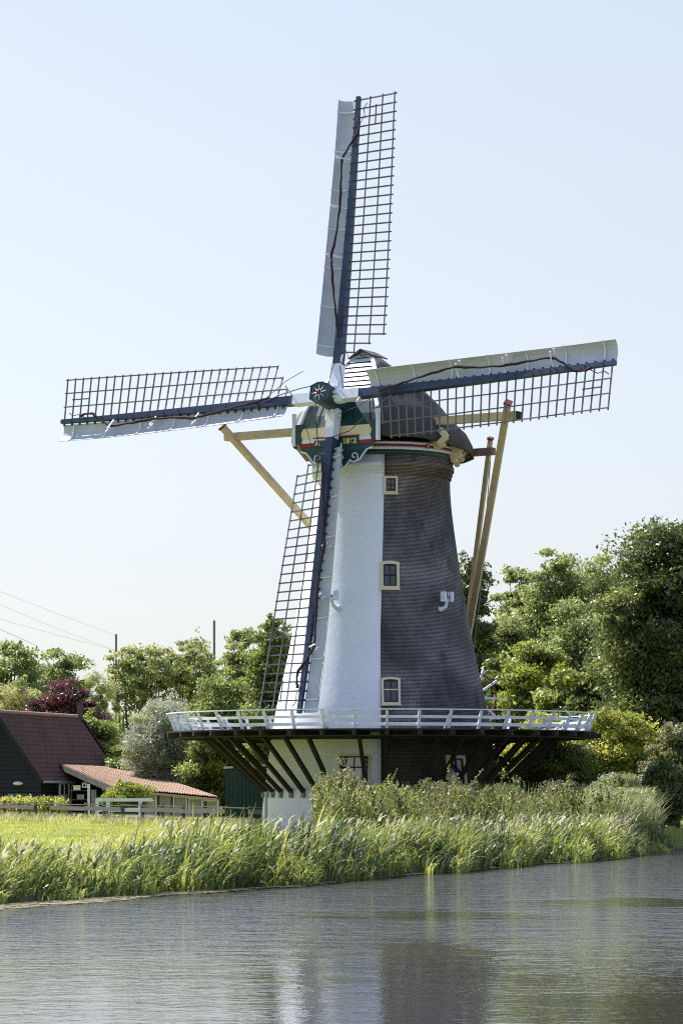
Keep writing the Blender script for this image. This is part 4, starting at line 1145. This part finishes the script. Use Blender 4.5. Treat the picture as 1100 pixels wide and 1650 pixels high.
# clipped hedge
def hedge():
    rg = np.random.default_rng(6); a = at(-40, HOR, 160); b = at(100, HOR, 156); L_ = []
    for i in range(34):
        t = i / 33; c = np.array([a.x + (b.x - a.x) * t, a.y + (b.y - a.y) * t, .60 + .05 * sin(i)])
        L_.append(leaves(c, (.42, .5, .62), 480, .075, rg, up=.6))
    o = obj('hedge', quads_mesh('hedge', np.concatenate(L_), G_YEL)); tag(o, 'clipped yellow green hedge in front of the black barn', 'hedge')
hedge()

# ------------------------------------------------------------------ reeds, weeds, grass
R_GRN = leaf_mat('reed_green', (.065, .10, .022), (.22, .275, .06), .36, .35)
R_YEL = leaf_mat('reed_yellow', (.17, .20, .04), (.39, .41, .11), .4, .35)
R_PAL = leaf_mat('reed_pale', (.25, .24, .14), (.52, .48, .34), .4, .6)
R_DRK = leaf_mat('reed_dark', (.025, .045, .012), (.075, .11, .03), .25, .35)
G_MEAD = leaf_mat('meadow_blade', (.21, .24, .04), (.40, .42, .09), .4, .35)
def blades(base, h, lean_dir, lean, width, rg, segs=4, droop=.28):
    """strips bending over; base (n,3)"""
    n = len(base); t = np.linspace(0, 1, segs + 1)
    side = np.stack([np.cos(rg.uniform(0, pi, n)), np.sin(rg.uniform(0, pi, n)) * .4, np.zeros(n)], 1)
    pts = []
    for k in t:
        off = lean_dir * (lean * k ** 2.0)[:, None] if np.ndim(lean) else lean_dir * lean * k ** 2
        z = h * (k - droop * (lean / h) * k ** 3)
        c = base + off; c = c.copy(); c[:, 2] += z
        w = width * (1 - k) ** .6 * .5 + .002
        pts.append((c - side * w[:, None], c + side * w[:, None]))
    q = [np.stack([pts[k][0], pts[k][1], pts[k + 1][1], pts[k + 1][0]], 1) for k in range(segs)]
    return np.concatenate(q), n
def reedbed():
    rg = np.random.default_rng(21); n = 40000
    x = rg.uniform(-11, 12.2, n); s = rg.random(n) * 4.6
    yb = np.array([bank(v) for v in x]); y = yb + s - .35 + .45 * np.sin(x * 2.3) * np.sin(x * 5.1 + 1) + .8 * ((np.abs(np.sin(np.floor(x * 2.2) * 91.7) * 4375.5) % 1) - .6)
    z = np.interp(y - yb, [0, .3, .7, 1.2, 2, 3, 9], [-.56, -.45, -.34, -.24, -.12, -.05, 0])
    wx = x + .35 * np.sin(y * 2.1) + .2 * np.sin(y * 5); cx = np.floor(wx * 1.05 + y * .35); cy = np.floor(y * .75 - x * .3)            # tussock cells with their own vigour and lean
    cell = np.abs(np.sin(cx * 127.1 + cy * 311.7) * 43758.5) % 1; cell2 = np.abs(np.sin(cx * 269.5 + cy * 183.3) * 24634.6) % 1
    hn = .5 + .5 * np.sin(x * 1.7 + np.sin(y * .9) * 2) * np.cos(y * .55 + x * .8)
    h = (.50 + .35 * hn + .95 * cell) * rg.uniform(.35, 1.1, n)
    h *= np.interp(x, [-11, -7, -5.4, -4.4, -3, 2, 6, 9, 10, 12.2], [.62, .62, .64, .8, .95, .86, .82, .74, .5, .3])
    h *= np.interp(s, [0, .5, 4, 4.6], [.6, 1, 1, .7])
    h = np.where(rg.random(n) < .012, h * 1.5, h)
    keep = rg.random(n) < (.12 + .80 * cell2)
    x, y, z, h, cell, cell2 = [q[keep] for q in (x, y, z, h, cell, cell2)]; n = len(x)
    ang = rg.normal(.0, 1.0, n) + (cell - .5) * 1.6; ld = np.stack([np.cos(ang), np.sin(ang), np.zeros(n)], 1); lean = h * rg.uniform(.15, 1.0, n)
    q, m = blades(np.stack([x, y, z], 1), h * 1.12, ld, lean, rg.uniform(.04, .11, n), rg, 5, .62)
    col = rg.random(n) * .45 + cell2 * .55
    mi = np.where(col < .36, 3, np.where(col < .66, 0, np.where(col < .93, 1, 2))); mi = np.tile(mi, 5)
    o = obj('reed_bed', quads_mesh('reed_bed', q, [R_GRN, R_YEL, R_PAL, R_DRK], mi)); tag(o, 'wind bent green and straw coloured reeds lining the canal bank', 'reeds', kind='stuff')
    n = 1500; x = rg.uniform(-10, 10.5, n); s = rg.uniform(.3, 4.6, n); yb = np.array([bank(v) for v in x])
    b = np.stack([x, yb + s, np.full(n, -.25) + rg.uniform(.3, 1.15, n) * np.interp(x, [-10, -6, -4.0, 12], [.7, .7, 1.1, .9])], 1)
    ang = rg.normal(.1, .8, n); ld = np.stack([np.cos(ang), np.sin(ang), np.zeros(n)], 1)
    q, m = blades(b, rg.uniform(.12, .35, n), ld, rg.uniform(.15, .45, n), rg.uniform(.03, .06, n), rg, 3)
    o = obj('reed_plumes', quads_mesh('reed_plumes', q, [R_PAL])); tag(o, 'pale nodding seed heads above the bank reeds', 'reeds', kind='stuff')
reedbed()
def tallreed():
    rg = np.random.default_rng(22); n = 3500
    x = rg.uniform(8.6, 11.2, n); y = 99.5 + rg.uniform(0, 4.5, n) + (x - 8.5) * .6
    pr = np.interp(x, [8.6, 9.2, 10.9, 11.2], [.5, 1, 1, .8])
    h = rg.uniform(.6, 1.9, n) * pr * (.85 + .3 * np.sin(x * 4.1 + y * 2.2) ** 2)
    ang = rg.normal(.0, 1.2, n); ld = np.stack([np.cos(ang), np.sin(ang), np.zeros(n)], 1)
    q, m = blades(np.stack([x, y, np.full(n, -.1)], 1), h, ld, h * rg.uniform(.1, .6, n), rg.uniform(.02, .05, n), rg, 4)
    mi = np.tile(np.where(rg.random(n) < .3, 2, 0), 4)
    # leaf flags on the stems
    m2 = 6000; x2 = rg.uniform(8.7, 11.1, m2); b = np.stack([x2, 99.5 + rg.uniform(0, 3.5, m2) + (x2 - 8.5) * .6, rg.uniform(.1, 1.7, m2)], 1)
    ang = rg.normal(0, .5, m2); ld = np.stack([np.cos(ang), np.sin(ang), np.zeros(m2)], 1)
    q2, _ = blades(b, rg.uniform(.1, .3, m2), ld, rg.uniform(.15, .4, m2), rg.uniform(.02, .035, m2), rg, 2)
    mi2 = np.tile(np.where(rg.random(m2) < .38, 2, 0), 2)
    o = obj('tall_reed', quads_mesh('tall_reed', np.concatenate([q, q2]), [R_GRN, R_YEL, R_PAL], np.concatenate([mi, mi2]))); tag(o, 'fringe of taller reed in front of the silvery bush', 'reeds', kind='stuff')
tallreed()
def floor_(v): return math.floor(v)
def thicket():
    rg = np.random.default_rng(23); L_ = []; Q = []; mi = []
    n = 2100; x0, x1 = (505 - 550) / 4606 * 104, (965 - 550) / 4606 * 106
    for i in range(n):
        x = rg.uniform(x0, x1); y = rg.uniform(99, 108.5); 
        u = (x - x0) / (x1 - x0)
        cl_ = abs(sin(floor_(x * 1.4 + .5 * sin(y)) * 12.99 + floor_(y * .6) * 78.2) * 437.5) % 1; env = np.interp(u, [0, .05, .2, .35, .6, .8, 1], [1.5, 1.75, 1.25, 1.65, 1.3, 1.25, 1.7]) * (.55 + .75 * cl_)
        h = env * rg.uniform(.5, 1.15) * (1.35 if rg.random() < .06 else 1); k = int(20 + h * 30)
        t = rg.random(k) ** .7; lx = rg.normal(.12, .12) * h; ly = rg.normal(0, .1) * h
        c = np.stack([x + lx * t * t + rg.normal(0, .1, k) * (1.1 - t), y + ly * t + rg.normal(0, .1, k) * (1.1 - t), t * h], 1)
        a = rg.normal(size=(k, 3)); a /= np.linalg.norm(a, axis=1)[:, None]; b = np.cross(rg.normal(size=(k, 3)) + [0, 0, .8], a); b /= np.linalg.norm(b, axis=1)[:, None] + 1e-6
        s = rg.uniform(.035, .085, k)[:, None]
        L_.append(np.stack([c - a * s, c + b * s * .5, c + a * s, c - b * s * .5], 1))
        v = rg.random(); mi.append(np.where(rg.random(k) < .8, 0 if v < .3 else (1 if v < .6 else 2), 3 if v < .15 else 1))
    q = np.concatenate(L_); mi = np.concatenate(mi)
    B = [q]; MI = [mi]
    # stems
    m = 2600; xs = rg.uniform(x0, x1, m); b = np.stack([xs, rg.uniform(99, 108.5, m), np.zeros(m)], 1); h = rg.uniform(.9, 2.1, m)
    ang = rg.normal(0, .8, m); ld = np.stack([np.cos(ang), np.sin(ang), np.zeros(m)], 1)
    s_, _ = blades(b, h, ld, h * rg.uniform(.02, .3, m), rg.uniform(.012, .022, m), rg, 3); B.append(s_); MI.append(np.tile(rg.choice([0, 1, 2], m), 3))
    o = obj('weed_thicket', quads_mesh('weed_thicket', np.concatenate(B), [G_OAK2, G_BRN, G_MID, G_YEL], np.concatenate(MI))); tag(o, 'tangled thicket of tall weeds and nettles below the stage', 'weeds', kind='stuff')
thicket()
S_ = 'shrubs in the thicket below the mill'
for i, (px, tp, w, m_, d, lab) in enumerate(((548, 1238, 100, G_BRN, 108, 'leftmost shrub of the thicket, in front of the white tower foot'), (625, 1262, 90, G_MID, 106, 'low green shrub below the ground floor window'), (720, 1255, 110, G_BRN, 107, 'brownish shrub in front of the cream framed door'),
                            (810, 1258, 100, G_MID, 107, 'green shrub under the right hand stage struts'), (905, 1250, 110, G_BRN, 107, 'dry looking shrub left of the tall reeds'))):
    tree('shrub', lab, 'shrub', px, d, tp, w, m_, 50 + i, S_, base=0, clumps=46, per=230, leaf=.065, low=.1)
def meadow():
    rg = np.random.default_rng(24); n = 52000
    x = rg.uniform(-24, -.5, n); y = rg.uniform(64, 166, n)
    yb = np.array([bank(v) for v in x]); k = (y > yb + 3.5) & (x > -.1195 * y - 1) ; x, y = x[k], y[k]; n = len(x)
    ang = rg.uniform(-1.5, 1.5, n); ld = np.stack([np.cos(ang), np.sin(ang), np.zeros(n)], 1); h = rg.uniform(.05, .13, n) * (1 + 1.2 * (rg.random(n) < .03))
    # taller grass along the fence foot
    q, _ = blades(np.stack([x, y, np.zeros(n)], 1), h, ld, h * rg.uniform(.1, .6, n), rg.uniform(.02, .045, n), rg, 2)
    mi = np.tile(rg.choice([0, 1, 1, 1, 2], n, p=[.22, .25, .25, .24, .04]), 2)
    m = 9000; t = rg.random(m); P0 = np.array([-24.5, 167]); P1 = np.array([-.6, 114.2]); c = P0 + (P1 - P0) * t[:, None] + rg.normal(0, .5, (m, 2)); h = rg.uniform(.2, .6, m)
    ang = rg.uniform(-1.5, 1.5, m); ld = np.stack([np.cos(ang), np.sin(ang), np.zeros(m)], 1)
    q2, _ = blades(np.stack([c[:, 0], c[:, 1], np.zeros(m)], 1), h, ld, h * .4, rg.uniform(.02, .04, m), rg, 2)
    o = obj('meadow_grass', quads_mesh('meadow_grass', np.concatenate([q, q2]), [R_YEL, G_MEAD, R_PAL], np.concatenate([mi, np.tile(rg.choice([0, 1, 2], m), 2)]))); tag(o, 'short sunlit yellow green meadow grass', 'grass', kind='stuff')
    # far right bank grass
    n = 16000; x = rg.uniform(11, 24, n); yb = np.array([bank(v) for v in x]); y = yb + rg.uniform(0, 8, n); z = np.interp(y - yb, [0, .7, 3], [-.5, -.3, 0]); h = rg.uniform(.08, .28, n)
    ang = rg.uniform(-1.5, 1.5, n); ld = np.stack([np.cos(ang), np.sin(ang), np.zeros(n)], 1)
    q, _ = blades(np.stack([x, y, z], 1), h, ld, h * .4, rg.uniform(.02, .04, n), rg, 2)
    o = obj('bank_grass', quads_mesh('bank_grass', q, [R_GRN, R_YEL], np.tile(rg.choice([0, 1], n), 2))); tag(o, 'mown grass on the far bank at the right edge', 'grass', kind='stuff')
meadow()
# floating mats of dead reed and duckweed along the bank
def scum():
    rg = np.random.default_rng(25); vv = []; 
    m = 8000; x = rg.uniform(-10, 11.5, m) * rg.random(m) ** .3; wd = np.interp(x, [-10, -6, -3, 0, 12], [4.2, 3.4, 2.0, .8, .6]); yb = np.array([bank(v) for v in x])
    y = yb + .3 - rg.random(m) ** 1.5 * wd
    qs = []
    for i in range(m):
        a = rg.uniform(0, pi); L_ = rg.uniform(.05, .22); w = rg.uniform(.02, .09); c, s = cos(a), sin(a)
        z = ZW + .006 + rg.uniform(0, .03)
        qs.append([(x[i] + L_ * c, y[i] + L_ * s, z), (x[i] - w * s, y[i] + w * c, z), (x[i] - L_ * c, y[i] - L_ * s, z), (x[i] + w * s, y[i] - w * c, z)])
    mi = rg.choice([0, 0, 1, 2], m)
    MUD = paint('wet_litter', (.30, .26, .20), .9, .4, 3)
    o = obj('floating_litter', quads_mesh('floating_litter', np.array(qs), [MUD, R_PAL, R_YEL], mi)); tag(o, 'floating dead reed and duckweed at the water edge', 'reed litter', kind='stuff')
    # muddy margin sheet
    mb = MB(); xs = np.linspace(-14, 1.5, 240); rows = [[], []]
    for xx in xs:
        w = float(np.interp(xx, [-14, -8, -5, -3, -1, 1.5], [2.4, 1.8, 1.2, .5, .2, .05])) * (1 + .35 * sin(xx * 2.9) + .3 * sin(xx * 7.1) + .25 * sin(xx * 17))
        rows[0].append(V(xx, bank(xx) - w, ZW + .004)); rows[1].append(V(xx, bank(xx) + .35, ZW + .03))
    mb.grid(rows); m_, nt, b = new_mat('mud'); g = coords(nt, (1, 2.5, 1)); nn = noise(nt, 3, 6, g)
    nt.links.new(ramp(nt, nn, [(.3, (.06, .055, .035)), (.5, (.16, .135, .10)), (.7, (.28, .24, .19))]), b.inputs['Base Color']); b.inputs['Roughness'].default_value = .8; bump(nt, b, nn, .8, .05)
    o = mb.build('mud_margin', m_); tag(o, 'muddy margin of the canal', kind='structure')
scum()
